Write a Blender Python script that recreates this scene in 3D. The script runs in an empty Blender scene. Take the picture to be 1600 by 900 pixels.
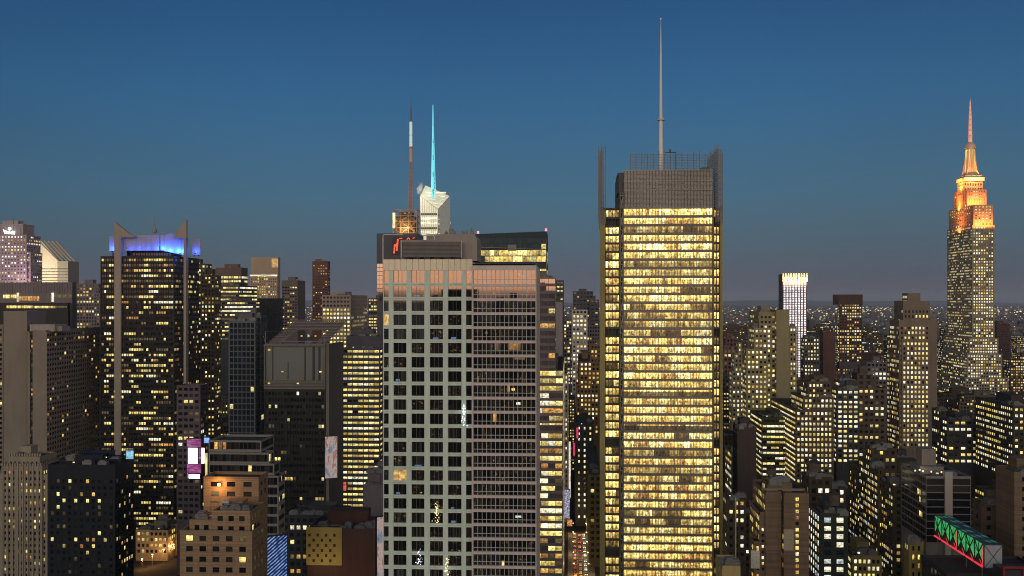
import bpy, math, random
from mathutils import Vector, Matrix
# ------------------------------------------------------------------ camera, sky, sun, exposure
CAM_H = 180.0
F = 1600.0                      # focal length in photo pixels (photo is 1600 wide)
HOR = 468.0                     # row of the horizon in the photo
VP = 890.0                      # column where the streets vanish
YAW = math.atan((VP - 800.0) / F)
scene = bpy.context.scene
COL = scene.collection
cam_data = bpy.data.cameras.new('camera')
cam = bpy.data.objects.new('camera', cam_data)
COL.objects.link(cam)
cam.location = (0, 0, CAM_H)
cam.rotation_euler = (math.radians(90), 0, YAW)
cam_data.sensor_width = 36
cam_data.lens = 36 * F / 1600
cam_data.shift_y = (HOR - 450) / 1600
cam_data.clip_start = 1
cam_data.clip_end = 200000
scene.camera = cam
scene.view_settings.view_transform = 'Standard'
scene.view_settings.look = 'None'
scene.view_settings.exposure = 0.0
scene.view_settings.gamma = 1.0
scene.view_settings.use_curve_mapping = False
scene.cycles.max_bounces = 5
scene.cycles.diffuse_bounces = 2
scene.cycles.glossy_bounces = 3
scene.cycles.volume_bounces = 4
scene.cycles.sample_clamp_indirect = 1.5
scene.cycles.use_denoising = True
scene.cycles.filter_width = 1.05
scene.cycles.caustics_reflective = False
scene.cycles.caustics_refractive = False

SUN_EL, SUN_AZ = math.radians(3.0), math.radians(180 + 14)   # low in the west, behind the camera
world = bpy.data.worlds.new('World'); scene.world = world; world.use_nodes = True
nt = world.node_tree; N = nt.nodes; Lk = nt.links; N.clear()
def nd(tree, t, **kw):
    n = tree.nodes.new(t)
    for k, v in kw.items(): setattr(n, k, v)
    return n
def ramp(tree, stops, interp='LINEAR'):
    r = tree.nodes.new('ShaderNodeValToRGB'); cr = r.color_ramp; cr.interpolation = interp
    while len(cr.elements) > 1: cr.elements.remove(cr.elements[-1])
    cr.elements[0].position = stops[0][0]; cr.elements[0].color = (*stops[0][1], 1)
    for p, c in stops[1:]:
        e = cr.elements.new(p); e.color = (*c, 1)
    return r
def lin(r, g, b):
    f = lambda c: (c/255/12.92) if c/255 <= .04045 else ((c/255+.055)/1.055)**2.4
    return (f(r), f(g), f(b))
wout = nd(nt, 'ShaderNodeOutputWorld')
sky = nd(nt, 'ShaderNodeTexSky'); sky.sky_type = 'NISHITA'; sky.sun_disc = False
sky.sun_elevation = SUN_EL; sky.sun_rotation = SUN_AZ; sky.air_density = 1.2; sky.dust_density = 1.5; sky.ozone_density = 2.0
bg_sky = nd(nt, 'ShaderNodeBackground'); bg_sky.inputs[1].default_value = 0.02
bg = nd(nt, 'ShaderNodeBackground'); bg.inputs[1].default_value = 1.0
addw = nd(nt, 'ShaderNodeAddShader')
tc = nd(nt, 'ShaderNodeTexCoord'); sep = nd(nt, 'ShaderNodeSeparateXYZ')
Lk.new(tc.outputs['Generated'], sep.inputs[0])
east = ramp(nt, [(0.0, lin(72,78,92)), (0.012, lin(76,85,101)), (0.05, lin(62,90,110)), (0.10, lin(48,94,124)),
                 (0.19, lin(28,86,132)), (0.28, lin(8,66,116)), (0.5, lin(8,36,76)), (1.0, lin(12,30,60))])
west = ramp(nt, [(0.0, (0.20,0.16,0.18)), (0.006, (0.55,0.36,0.34)), (0.012, (2.9,1.45,0.85)), (0.04, (2.9,1.65,1.05)), (0.09, (1.8,1.5,1.2)),
                 (0.2, (1.4,1.4,1.28)), (0.4, (0.70,0.76,0.76)), (0.7, (0.10,0.13,0.18)), (1.0, (0.02,0.035,0.06))])
Lk.new(sep.outputs['Z'], east.inputs[0]); Lk.new(sep.outputs['Z'], west.inputs[0])
wf = nd(nt, 'ShaderNodeMapRange'); wf.inputs[1].default_value = 0.05; wf.inputs[2].default_value = -0.75
Lk.new(sep.outputs['Y'], wf.inputs[0])
wf.interpolation_type = 'SMOOTHSTEP'
mixw = nd(nt, 'ShaderNodeMixRGB'); Lk.new(wf.outputs[0], mixw.inputs[0]); Lk.new(east.outputs[0], mixw.inputs[1]); Lk.new(west.outputs[0], mixw.inputs[2])
sq = nd(nt, 'ShaderNodeMath', operation='POWER'); sq.inputs[1].default_value = 2; Lk.new(sep.outputs['X'], sq.inputs[0])     # deeper blue to the north and south
dm = nd(nt, 'ShaderNodeMath', operation='MULTIPLY_ADD'); dm.inputs[1].default_value = -.8; dm.inputs[2].default_value = 1.03; Lk.new(sq.outputs[0], dm.inputs[0])
cn = nd(nt, 'ShaderNodeTexNoise'); cn.inputs['Scale'].default_value = 3.0; cn.inputs['Detail'].default_value = 3; Lk.new(tc.outputs['Generated'], cn.inputs[0])   # faint uneven haze
cm = nd(nt, 'ShaderNodeMapRange'); cm.inputs[1].default_value = .3; cm.inputs[2].default_value = .7; cm.inputs[3].default_value = .95; cm.inputs[4].default_value = 1.05; Lk.new(cn.outputs[0], cm.inputs[0])
dc = nd(nt, 'ShaderNodeMath', operation='MULTIPLY'); Lk.new(dm.outputs[0], dc.inputs[0]); Lk.new(cm.outputs[0], dc.inputs[1])
mz = nd(nt, 'ShaderNodeMixRGB', blend_type='MULTIPLY'); mz.inputs[0].default_value = 1; Lk.new(east.outputs[0], mz.inputs[1]); Lk.new(dc.outputs[0], mz.inputs[2]); Lk.new(mz.outputs[0], mixw.inputs[1])
Lk.new(mixw.outputs[0], bg.inputs[0]); Lk.new(sky.outputs[0], bg_sky.inputs[0])
Lk.new(bg.outputs[0], addw.inputs[0]); Lk.new(bg_sky.outputs[0], addw.inputs[1]); Lk.new(addw.outputs[0], wout.inputs[0])

sl = bpy.data.lights.new('sun', 'SUN'); sl.energy = 0.12; sl.angle = math.radians(8); sl.color = (1.0, 0.90, 0.78)
so = bpy.data.objects.new('sun', sl); COL.objects.link(so)
so.rotation_euler = (math.radians(90) - math.radians(8), 0, math.radians(-14))   # shines from low behind the camera toward the skyline
so.location = (0, -200, 400)

# ------------------------------------------------------------------ picture <-> place
def V(px, d): return d * math.tan(math.atan((px - 800.0) / F) - YAW)
def YC(px, d): return d * math.cos(YAW) - V(px, d) * math.sin(YAW)
def Z(py, px, d): return CAM_H - (py - HOR) / F * YC(px, d)
def PX(x, d):
    t = math.atan2(x, d) + YAW
    return 800 + F * math.tan(t)
def PY(z, x, d):
    yc = d * math.cos(YAW) - x * math.sin(YAW)
    return HOR + (CAM_H - z) * F / yc

# ------------------------------------------------------------------ materials
def newmat(name):
    m = bpy.data.materials.new(name); m.use_nodes = True
    t = m.node_tree; p = t.nodes['Principled BSDF']
    return m, t, p
_wm = {}
def wallmat(c, rough=0.8, var=0.25, scale=0.08, streak=True, spec=0.3, metal=0.0, courses=0.0):
    key = (tuple(c), rough, var, scale, spec, metal, courses)
    if key in _wm: return _wm[key]
    m, t, p = newmat('masonry')
    co = nd(t, 'ShaderNodeTexCoord')
    mp = nd(t, 'ShaderNodeMapping'); mp.inputs['Scale'].default_value = (1, 1, 0.22 if streak else 1)
    t.links.new(co.outputs['Object'], mp.inputs[0])
    n1 = nd(t, 'ShaderNodeTexNoise'); n1.inputs['Scale'].default_value = scale * 4; n1.inputs['Detail'].default_value = 5; n1.inputs['Roughness'].default_value = .65
    t.links.new(mp.outputs[0], n1.inputs[0])
    n2 = nd(t, 'ShaderNodeTexNoise'); n2.inputs['Scale'].default_value = 0.03; n2.inputs['Detail'].default_value = 2
    t.links.new(co.outputs['Object'], n2.inputs[0])
    ad = nd(t, 'ShaderNodeMath', operation='ADD'); t.links.new(n1.outputs[0], ad.inputs[0]); t.links.new(n2.outputs[0], ad.inputs[1])
    oi = nd(t, 'ShaderNodeObjectInfo')
    mr = nd(t, 'ShaderNodeMapRange'); mr.inputs[1].default_value = 0.6; mr.inputs[2].default_value = 1.4
    mr.inputs[3].default_value = 1 - var*1.6; mr.inputs[4].default_value = 1 + var*1.3
    t.links.new(ad.outputs[0], mr.inputs[0])
    mu = nd(t, 'ShaderNodeMixRGB', blend_type='MULTIPLY'); mu.inputs[0].default_value = 1
    mu.inputs[1].default_value = (*c, 1); t.links.new(mr.outputs[0], mu.inputs[2])
    last = mu
    if courses:
        sx = nd(t, 'ShaderNodeSeparateXYZ'); t.links.new(co.outputs['Object'], sx.inputs[0])
        d = nd(t, 'ShaderNodeMath', operation='MULTIPLY'); d.inputs[1].default_value = 1/courses; t.links.new(sx.outputs[2], d.inputs[0])
        fl = nd(t, 'ShaderNodeMath', operation='FLOOR'); t.links.new(d.outputs[0], fl.inputs[0])
        wn = nd(t, 'ShaderNodeTexWhiteNoise', noise_dimensions='1D'); t.links.new(fl.outputs[0], wn.inputs['W'])
        m2 = nd(t, 'ShaderNodeMapRange'); m2.inputs[3].default_value = .8; m2.inputs[4].default_value = 1.12; t.links.new(wn.outputs[0], m2.inputs[0])
        mu2 = nd(t, 'ShaderNodeMixRGB', blend_type='MULTIPLY'); mu2.inputs[0].default_value = 1
        t.links.new(mu.outputs[0], mu2.inputs[1]); t.links.new(m2.outputs[0], mu2.inputs[2]); last = mu2
    t.links.new(last.outputs[0], p.inputs['Base Color'])
    p.inputs['Roughness'].default_value = rough; p.inputs['Specular IOR Level'].default_value = spec; p.inputs['Metallic'].default_value = metal
    _wm[key] = m
    return m

def rnd_nodes(t):
    """one random number per window, whether it is an object of its own or an island of a bigger mesh"""
    oi = nd(t, 'ShaderNodeObjectInfo'); ge = nd(t, 'ShaderNodeNewGeometry')
    a = nd(t, 'ShaderNodeMath', operation='MULTIPLY_ADD'); a.inputs[1].default_value = 7.31
    t.links.new(oi.outputs['Random'], a.inputs[0]); t.links.new(ge.outputs['Random Per Island'], a.inputs[2])
    f = nd(t, 'ShaderNodeMath', operation='FRACT'); t.links.new(a.outputs[0], f.inputs[0])
    b = nd(t, 'ShaderNodeMath', operation='MULTIPLY'); b.inputs[1].default_value = 17.7; t.links.new(f.outputs[0], b.inputs[0])
    g = nd(t, 'ShaderNodeMath', operation='FRACT'); t.links.new(b.outputs[0], g.inputs[0])
    return f.outputs[0], g.outputs[0]

def litmat(name, stops, smin, smax, sampling='NONE'):
    m, t, p = newmat(name)
    r1, r2 = rnd_nodes(t)
    cr = ramp(t, stops); t.links.new(r1, cr.inputs[0])
    uv = nd(t, 'ShaderNodeUVMap')
    sx = nd(t, 'ShaderNodeSeparateXYZ'); t.links.new(uv.outputs[0], sx.inputs[0])
    n = nd(t, 'ShaderNodeTexNoise', noise_dimensions='4D'); n.inputs['Scale'].default_value = 2.6; n.inputs['Detail'].default_value = 2
    w = nd(t, 'ShaderNodeMath', operation='MULTIPLY'); w.inputs[1].default_value = 60; t.links.new(r2, w.inputs[0])
    t.links.new(uv.outputs[0], n.inputs['Vector']); t.links.new(w.outputs[0], n.inputs['W'])
    mr = nd(t, 'ShaderNodeMapRange'); mr.inputs[1].default_value = .3; mr.inputs[2].default_value = .7; mr.inputs[3].default_value = .2; mr.inputs[4].default_value = 1.35
    t.links.new(n.outputs[0], mr.inputs[0])
    # ceiling side brighter than the desk side
    mv = nd(t, 'ShaderNodeMapRange'); mv.inputs[3].default_value = .7; mv.inputs[4].default_value = 1.2; t.links.new(sx.outputs[1], mv.inputs[0])
    st = nd(t, 'ShaderNodeMapRange'); st.inputs[3].default_value = smin; st.inputs[4].default_value = smax; t.links.new(r2, st.inputs[0])
    a = nd(t, 'ShaderNodeMath', operation='MULTIPLY'); t.links.new(mr.outputs[0], a.inputs[0]); t.links.new(mv.outputs[0], a.inputs[1])
    b = nd(t, 'ShaderNodeMath', operation='MULTIPLY'); t.links.new(a.outputs[0], b.inputs[0]); t.links.new(st.outputs[0], b.inputs[1])
    p.inputs['Base Color'].default_value = (.03, .028, .025, 1); p.inputs['Roughness'].default_value = .3
    t.links.new(cr.outputs[0], p.inputs['Emission Color']); t.links.new(b.outputs[0], p.inputs['Emission Strength'])
    m.cycles.emission_sampling = sampling
    return m
LIT = {
 'Y': litmat('lit_window_yellow', [(0,(.85,.56,.12)), (.35,(1.0,.76,.22)), (.7,(1.0,.88,.36)), (1,(.95,.64,.16))], .4, 1.9),
 'W': litmat('lit_window_white', [(0,(1.0,.88,.55)), (.5,(1,.94,.72)), (1,(1.0,.82,.42))], .8, 2.0),
 'O': litmat('lit_window_orange', [(0,(.80,.38,.08)), (.5,(.9,.52,.14)), (1,(.7,.28,.06))], .3, 1.2),
 'D': litmat('lit_window_dim', [(0,(.45,.28,.09)), (.5,(.35,.25,.12)), (1,(.5,.36,.14))], .12, .45),
 'C': litmat('lit_window_cool', [(0,(.75,1.0,.85)), (.5,(.85,.95,.95)), (1,(.95,1.0,.8))], .6, 1.2),
 'P': litmat('lit_window_pale', [(0,(1.0,.80,.78)), (.5,(1,.90,.86)), (1,(.95,.82,.85))], 1.2, 2.0),
}
def glassmat(name, c, rough=.08, ior=1.5, curtain=None, amount=.5):
    m, t, p = newmat(name)
    r1, r2 = rnd_nodes(t)
    stops = [(0, c), (amount, tuple(x*1.5 for x in c))]
    if curtain: stops += [(min(.99, amount+.02), tuple(x*.5 for x in curtain)), (1, curtain)]
    cr = ramp(t, stops); t.links.new(r1, cr.inputs[0])
    t.links.new(cr.outputs[0], p.inputs['Base Color'])
    p.inputs['Roughness'].default_value = rough; p.inputs['IOR'].default_value = ior
    return m
GLASS = glassmat('dark_glass', (.010,.011,.013), .1, 1.5, (.05,.045,.04), .7)
GLASSB = glassmat('blue_glass', (.012,.018,.026), .06, 1.6, (.03,.035,.045), .8)
def plain(name, c, rough=.6, metal=0.0, em=None, es=0.0, sampling='AUTO'):
    m, t, p = newmat(name)
    n = nd(t, 'ShaderNodeTexNoise'); n.inputs['Scale'].default_value = .6; n.inputs['Detail'].default_value = 4
    co = nd(t, 'ShaderNodeTexCoord'); t.links.new(co.outputs['Object'], n.inputs[0])
    mr = nd(t, 'ShaderNodeMapRange'); mr.inputs[1].default_value = .3; mr.inputs[2].default_value = .7; mr.inputs[3].default_value = .75; mr.inputs[4].default_value = 1.2
    t.links.new(n.outputs[0], mr.inputs[0])
    mu = nd(t, 'ShaderNodeMixRGB', blend_type='MULTIPLY'); mu.inputs[0].default_value = 1; mu.inputs[1].default_value = (*c, 1)
    t.links.new(mr.outputs[0], mu.inputs[2]); t.links.new(mu.outputs[0], p.inputs['Base Color'])
    p.inputs['Roughness'].default_value = rough; p.inputs['Metallic'].default_value = metal
    if em:
        p.inputs['Emission Color'].default_value = (*em, 1); p.inputs['Emission Strength'].default_value = es
        m.cycles.emission_sampling = sampling
    return m
ROOF = plain('roof_felt', (.035,.033,.032), .9)
STEEL = plain('grey_steel', (.16,.155,.15), .5, .3)
DARK = plain('dark_metal', (.03,.03,.032), .5, .4)
WOOD = plain('tank_wood', (.10,.07,.05), .9)
PIPE = plain('pale_pipe', (.55,.50,.44), .5)

# ------------------------------------------------------------------ mesh building
class MB:
    def __init__(s): s.v = []; s.f = []; s.m = []; s.uv = []
    def quad(s, pts, mi=0, uv=None):
        i = len(s.v); s.v += [tuple(p) for p in pts]; s.f.append(tuple(range(i, i+len(pts)))); s.m.append(mi)
        s.uv += uv if uv else [(0,0),(1,0),(1,1),(0,1)][:len(pts)] if len(pts) <= 4 else [(0,0)]*len(pts)
    def box(s, x0, x1, y0, y1, z0, z1, mi=0):
        if x0 > x1: x0, x1 = x1, x0
        if y0 > y1: y0, y1 = y1, y0
        if z0 > z1: z0, z1 = z1, z0
        a = [(x0,y0,z0),(x1,y0,z0),(x1,y1,z0),(x0,y1,z0),(x0,y0,z1),(x1,y0,z1),(x1,y1,z1),(x0,y1,z1)]
        i = len(s.v); s.v += a
        for q in ((0,3,2,1),(4,5,6,7),(0,1,5,4),(1,2,6,5),(2,3,7,6),(3,0,4,7)):
            s.f.append(tuple(i+k for k in q)); s.m.append(mi); s.uv += [(0,0),(1,0),(1,1),(0,1)]
    def prism(s, poly, axis, a, b, mi=0):
        """extrude a 2D polygon; axis 'y': poly in (x,z); axis 'x': poly in (y,z); axis 'z': poly in (x,y)"""
        def mk(p, t):
            return (p[0], t, p[1]) if axis == 'y' else (t, p[0], p[1]) if axis == 'x' else (p[0], p[1], t)
        n = len(poly)
        s.quad([mk(p, a) for p in poly], mi); s.quad([mk(p, b) for p in reversed(poly)], mi)
        for k in range(n):
            p, q = poly[k], poly[(k+1) % n]
            s.quad([mk(p, a), mk(p, b), mk(q, b), mk(q, a)], mi)
    def tube(s, p, q, r0, r1=None, n=8, mi=0, cap=True):
        r1 = r0 if r1 is None else r1
        p, q = Vector(p), Vector(q); d = (q-p).normalized()
        u = d.orthogonal().normalized(); w = d.cross(u)
        A = [p + (u*math.cos(2*math.pi*k/n) + w*math.sin(2*math.pi*k/n))*r0 for k in range(n)]
        B = [q + (u*math.cos(2*math.pi*k/n) + w*math.sin(2*math.pi*k/n))*r1 for k in range(n)]
        for k in range(n):
            j = (k+1) % n
            s.quad([A[k], A[j], B[j], B[k]], mi)
        if cap:
            s.quad(list(reversed(A)), mi); s.quad(B, mi)
    def bar(s, p, q, w, mi=0): s.tube(p, q, w*.6, None, 4, mi)
    def cone(s, c, z0, z1, r0, r1, n=14, mi=0): s.tube((c[0],c[1],z0), (c[0],c[1],z1), r0, r1, n, mi)
    def build(s, name, mats, parent=None, loc=(0,0,0)):
        me = bpy.data.meshes.new(name); me.from_pydata(s.v, [], s.f); 
        mats = mats if isinstance(mats, (list, tuple)) else [mats]
        for m in mats: me.materials.append(m)
        if len(mats) > 1: me.polygons.foreach_set('material_index', s.m)
        ul = me.uv_layers.new(name='UVMap')
        flat = [c for u in s.uv for c in u]
        if len(flat) == 2*len(me.loops): ul.data.foreach_set('uv', flat)
        me.update()
        o = bpy.data.objects.new(name, me); COL.objects.link(o); o.location = loc
        if parent is not None: o.parent = parent
        return o
def thing(name, label, cat, loc=(0,0,0), group=None, kind=None):
    o = bpy.data.objects.new(name, None); COL.objects.link(o); o.location = loc
    o.empty_display_size = 5
    return tag(o, label, cat, group, kind)
def tag(o, label=None, cat=None, group=None, kind=None):
    if label: o['label'] = label
    if cat: o['category'] = cat
    if group: o['group'] = group
    if kind: o['kind'] = kind
    return o
_pane = {}
def pane_mesh(mat):
    if mat.name not in _pane:
        me = bpy.data.meshes.new('window')
        me.from_pydata([(-.5,0,-.5),(.5,0,-.5),(.5,0,.5),(-.5,0,.5)], [], [(0,1,2,3)])
        me.materials.append(mat); ul = me.uv_layers.new(name='UVMap')
        ul.data.foreach_set('uv', [0,0,1,0,1,1,0,1]); me.update(); _pane[mat.name] = me
    return _pane[mat.name]
def pane(name, mat, parent, loc, w, h, rz=0.0):
    o = bpy.data.objects.new(name, pane_mesh(mat)); COL.objects.link(o)
    o.parent = parent; o.location = loc; o.scale = (w, 1, h); o.rotation_euler = (0, 0, rz)
    return o
# ------------------------------------------------------------------ a building: stepped blocks with real piers, spandrels and recessed windows
FOOT = []     # footprints and picture rectangles of what is built, so that filler buildings keep clear
BASE = dict(fh=3.8, bw=3.2, wf=.6, hf=.55, lit=.4, pal={'Y':6,'W':2,'O':1,'D':2}, top=1.6, mx=.6, r=.35, po=1.0, so=.9, run=1.6, rowvar=.6, glass=None, blank=())
def S(**k):
    d = dict(BASE); d.update(k); return d
def pick(rng, pal):
    t = sum(pal.values()); u = rng.random()*t
    for k, v in pal.items():
        u -= v
        if u <= 0: return k
    return k
def facade(wb, wins, rng, P, W, zlo, zt, st, rz, D):
    """P(s, z, o) -> local point; s along the face left to right, o outwards"""
    r = st['r']
    def bar(s0, s1, z0, z1, o, mi=0):
        a = P(s0, z0, 0.0); b = P(s1, z1, o)
        wb.box(a[0], b[0], a[1], b[1], a[2], b[2], mi)
    top, fh, mx = st['top'], st['fh'], st['mx']
    nc = max(1, round((W-2*mx)/st['bw'])); bw = (W-2*mx)/nc
    ww = bw*st['wf']; pw = bw-ww
    nr = int((zt-top-zlo)/fh)
    if nr < 1: nr = 0
    zb = zt-top-nr*fh
    bar(0, W, zt-top, zt, r)
    mi = st.get('smi', 0)
    sh = fh*(1-st['hf'])
    if st.get('base_skip'): pass
    for c in range(nc+1):
        s0 = 0 if c == 0 else mx+c*bw-pw/2
        s1 = W if c == nc else mx+c*bw+pw/2
        edge = c in (0, nc)
        bar(s0, s1, zlo-.5, zt-top-.02, r*(1.0 if edge else st['po']) - (.004 if c % 2 else 0), 0 if (edge or not st.get('pmi')) else st['pmi'])
    led = rng.choice([0,0,4,5,7,9]) if st['so'] < 1 and st['po'] == 1.0 and 'ledge' not in st else st.get('ledge', 0)
    for k in range(nr):
        z0 = zb+k*fh
        if led and k % led == led-1: bar(-.1, W+.1, z0-.12, z0+.22, r+.22)
        bar(.02, W-.02, z0, z0+sh, r*st['so']-.01, mi)
        rp = st['lit']*(1+st['rowvar']*rng.uniform(-1, 1))
        if st.get('litrows'): rp = st['litrows'](nr-1-k, rp)
        c = 0
        while c < nc:
            if rng.random() < rp:
                n = 1
                while rng.random() > 1/st['run']: n += 1
                mk = pick(rng, st['pal'])
                for j in range(n):
                    if c+j < nc: wins.append((mk, P(mx+(c+j+.5)*bw, z0+sh+(fh-sh)/2, .05), ww+.02, fh-sh+.02, rz))
                c += n
            else:
                wins.append(('dark', P(mx+(c+.5)*bw, z0+sh+(fh-sh)/2, .05), ww+.02, fh-sh+.02, rz)); c += 1
def roof_tank(root, x, y, z, r, h):
    b = MB(); b.cone((0,0), 2.6, 2.6+h, r, r*.97, 14)
    t = b.build('water_tank', WOOD, root, (x, y, z))
    b = MB(); b.cone((0,0), 2.6+h+.01, 2.6+h+r*.75, r*1.06, .1, 14); b.build('tank_roof', ROOF, t)
    for a in range(4):
        b = MB(); an = math.pi/4+a*math.pi/2
        b.box(r*.7*math.cos(an)-.18, r*.7*math.cos(an)+.18, r*.7*math.sin(an)-.18, r*.7*math.sin(an)+.18, 0, 2.59)
        b.build('tank_leg', DARK, t)
    return t
def tower(name, label, D, tiers, wall, st, cat='building', yb=900, group=None, clutter=2, seed=1, wall2=None, tanks=0, small=False, roofmat=None):
    rng = random.Random(seed*7919+int(D))
    first = tiers[0]
    ox = V((first[0]+first[1])/2, D)
    root = thing(name, label, cat, (ox, D, 0), group)
    wb, rb, wins, boxes = MB(), MB(), [], []
    for ti, t in enumerate(tiers):
        xl, xr, yt, dd, side = t[:5]; op = t[5] if len(t) > 5 else {}
        s = dict(st); s.update(op.get('st', {}))
        d = D+dd; x0, x1 = V(xl, d)-ox, V(xr, d)-ox; xm = (xl+xr)/2
        zt = Z(yt, xm, d); y0 = dd + ti*.013
        left = None
        if side is not None:
            left = side < xl
            xe = x0 if left else x1
            L = (xe+ox)/math.tan(math.atan((side-800)/F)-YAW) - d
            L = min(max(L, 5), 140)
        else:
            L = op.get('L', min(35, max(14, (x1-x0)*.9))); 
            if abs(xm-VP) > 25: left = xm > VP
        y1 = y0+L
        tyb = op.get('yb', yb)
        zlo = max(2.0, Z(min(tyb+18, 925), xm, d))
        faces = [] if op.get('blank') else ['front']
        if left is not None and not op.get('sideblank'): faces.append('left' if left else 'right')
        r = s['r']; rs = r*.4
        il = rs if 'left' in faces else 0; ir = rs if 'right' in faces else 0; fr = r if 'front' in faces else 0
        zf = Z(op['base'], xm, d) if 'base' in op else 0
        if zf: zlo = zf
        wb.box(x0+il, x1-ir, y0+fr, y1, zf, zt-1.0)
        # parapets where no facade carries one
        pt = .35
        if not fr: wb.box(x0, x1, y0+.01, y0+pt, zt-1.02, zt)
        if not il: wb.box(x0+.003, x0+pt, y0+pt+.01, y1-.01, zt-1.02, zt-.01)
        if not ir: wb.box(x1-pt, x1-.003, y0+pt+.01, y1-.01, zt-1.02, zt-.01)
        wb.box(x0+.01, x1-.01, y1, y1+pt, zt-3.0, zt-.02)
        rb.quad([(x0+.3,y0+.3,zt-.93),(x1-.3,y0+.3,zt-.93),(x1-.3,y1-.1,zt-.93),(x0+.3,y1-.1,zt-.93)])
        if 'front' in faces:
            facade(wb, wins, rng, lambda a, z, o: (x0+a, y0+fr-o, z), x1-x0, zlo, zt, s, 0.0, d)
        s2 = dict(s); s2.update(op.get('side_st', {})); s2['r'] = rs
        if 'left' in faces:
            facade(wb, wins, rng, lambda a, z, o: (x0+il-o, y1-a, z), L-fr-.01, zlo, zt, s2, -math.pi/2, d)
        if 'right' in faces:
            facade(wb, wins, rng, lambda a, z, o: (x1-ir+o, y0+fr+.01+a, z), L-fr-.01, zlo, zt, s2, math.pi/2, d)
        boxes.append((x0, x1, y0, y1, zt, op))
        FOOT.append((x0+ox, x1+ox, d, d+L, min(xl, side or xl), max(xr, side or xr), yt, tyb))
    wb.build('wall', [wall, wall2] if wall2 else wall, root)
    rb.build('roof', roofmat or ROOF, root)
    glass = st['glass'] or GLASS
    lit = [w for w in wins if w[0] != 'dark']; dk = [w for w in wins if w[0] == 'dark']
    lit.sort(key=lambda w: -w[1][2]); dk.sort(key=lambda w: -w[1][2])
    allw = lit+dk
    ind = 0 if small else 96
    mats = {k: (glass if k == 'dark' else LIT[k]) for k in set(w[0] for w in allw)}
    for w in allw[:ind]: pane('window', mats[w[0]], root, w[1], w[2], w[3], w[4])
    rest = allw[ind:]
    if rest:
        ks = sorted(mats); m = MB()
        for mk, p, w, h, rz in rest:
            cx, sx = math.cos(rz)*w/2, math.sin(rz)*w/2
            m.quad([(p[0]-cx,p[1]-sx,p[2]-h/2),(p[0]+cx,p[1]+sx,p[2]-h/2),(p[0]+cx,p[1]+sx,p[2]+h/2),(p[0]-cx,p[1]-sx,p[2]+h/2)], ks.index(mk))
        tag(m.build('windows', [mats[k] for k in ks], root), kind='stuff')
    # roof plant
    for bx in boxes:
        x0, x1, y0, y1, zt, op = bx
        n = op.get('clutter', clutter)
        zr = zt-.93; W, L = x1-x0, y1-y0
        if n >= 1 and W > 9:
            pw, pl, ph = W*rng.uniform(.3,.55), L*rng.uniform(.3,.5), op.get('ph', rng.uniform(3.5, 6.5))
            px, py = x0+W*rng.uniform(.3,.7), y0+L*rng.uniform(.45,.65)
            m = MB(); m.box(px-pw/2, px+pw/2, py-pl/2, py+pl/2, zr, zr+ph)
            m.box(px-pw/2-.2, px+pw/2+.2, py-pl/2-.2, py+pl/2+.2, zr+ph, zr+ph+.35); m.build('penthouse', wall, root)
        for k in range(int(n*(1.5 if D > 700 else 3))):
            ux, uy = x0+W*rng.uniform(.12,.88), y0+L*rng.uniform(.08,.3)
            a, b, h = rng.uniform(1,2.6), rng.uniform(1,2.2), rng.uniform(1,2.6)
            m = MB(); m.box(ux-a, ux+a, uy-b, uy+b, zr, zr+h); m.box(ux-a*.7, ux+a*.7, uy-b*.7, uy+b*.7, zr+h, zr+h+.5)
            m.build('vent_unit', STEEL, root)
        if n >= 2 and D < 700 and W > 9:
            m = MB(); ya = y0+L*rng.uniform(.1,.3); m.box(x0+W*.15, x0+W*rng.uniform(.5,.85), ya, ya+.8, zr+.3, zr+1.1); m.box(x0+W*.15, x0+W*.15+.8, ya+.81, y0+L*.6, zr+.3, zr+1.1); m.build('duct', STEEL, root)
            m = MB(); fy = y0+r+.25
            for q in range(int(W/2)): m.box(x0+.5+q*2, x0+.56+q*2, fy, fy+.06, zt-.9, zt+1.0)
            m.box(x0+.5, x1-.5, fy, fy+.06, zt+.95, zt+1.01); m.build('railing', STEEL, root)
    if D < 1100:
        for bx in boxes:
            if rng.random() < .35 and bx[5].get('clutter', clutter) > 0:
                x0, x1, y0, y1, zt, op = bx
                lx, ly = x0+(x1-x0)*rng.uniform(.15,.85), y0+rng.uniform(1, 4)
                m = MB(); m.tube((lx,ly,zt-.93), (lx,ly,zt+.3), .07, .07, 6); m.box(lx-.4, lx+.4, ly-.3, ly+.3, zt+.3, zt+.75, 1); m.build('roof_lamp', [DARK, LIT[rng.choice('WWYC')]], root)
    for k in range(tanks):
        x0, x1, y0, y1, zt, op = boxes[0]
        roof_tank(root, x0+(x1-x0)*rng.uniform(.2,.8), y0+(y1-y0)*rng.uniform(.15,.5), zt-.93, rng.uniform(1.8,2.4), rng.uniform(3.2,4.2))
    root['_'] = 1; del root['_']
    return root, ox, boxes
def area(name, loc, target, energy, color, sx, sy, parent=None):
    l = bpy.data.lights.new(name, 'AREA'); l.shape = 'RECTANGLE'; l.size = sx; l.size_y = sy; l.energy = energy; l.color = color
    o = bpy.data.objects.new(name, l); COL.objects.link(o); o.location = loc
    o.rotation_euler = (Vector(target)-Vector(loc)).to_track_quat('-Z', 'Y').to_euler()
    if parent is not None: o.parent = parent
    return o
def point(name, loc, energy, color, radius=.4, parent=None):
    l = bpy.data.lights.new(name, 'POINT'); l.energy = energy; l.color = color; l.shadow_soft_size = radius
    o = bpy.data.objects.new(name, l); COL.objects.link(o); o.location = loc
    if parent is not None: o.parent = parent
    return o
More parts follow.
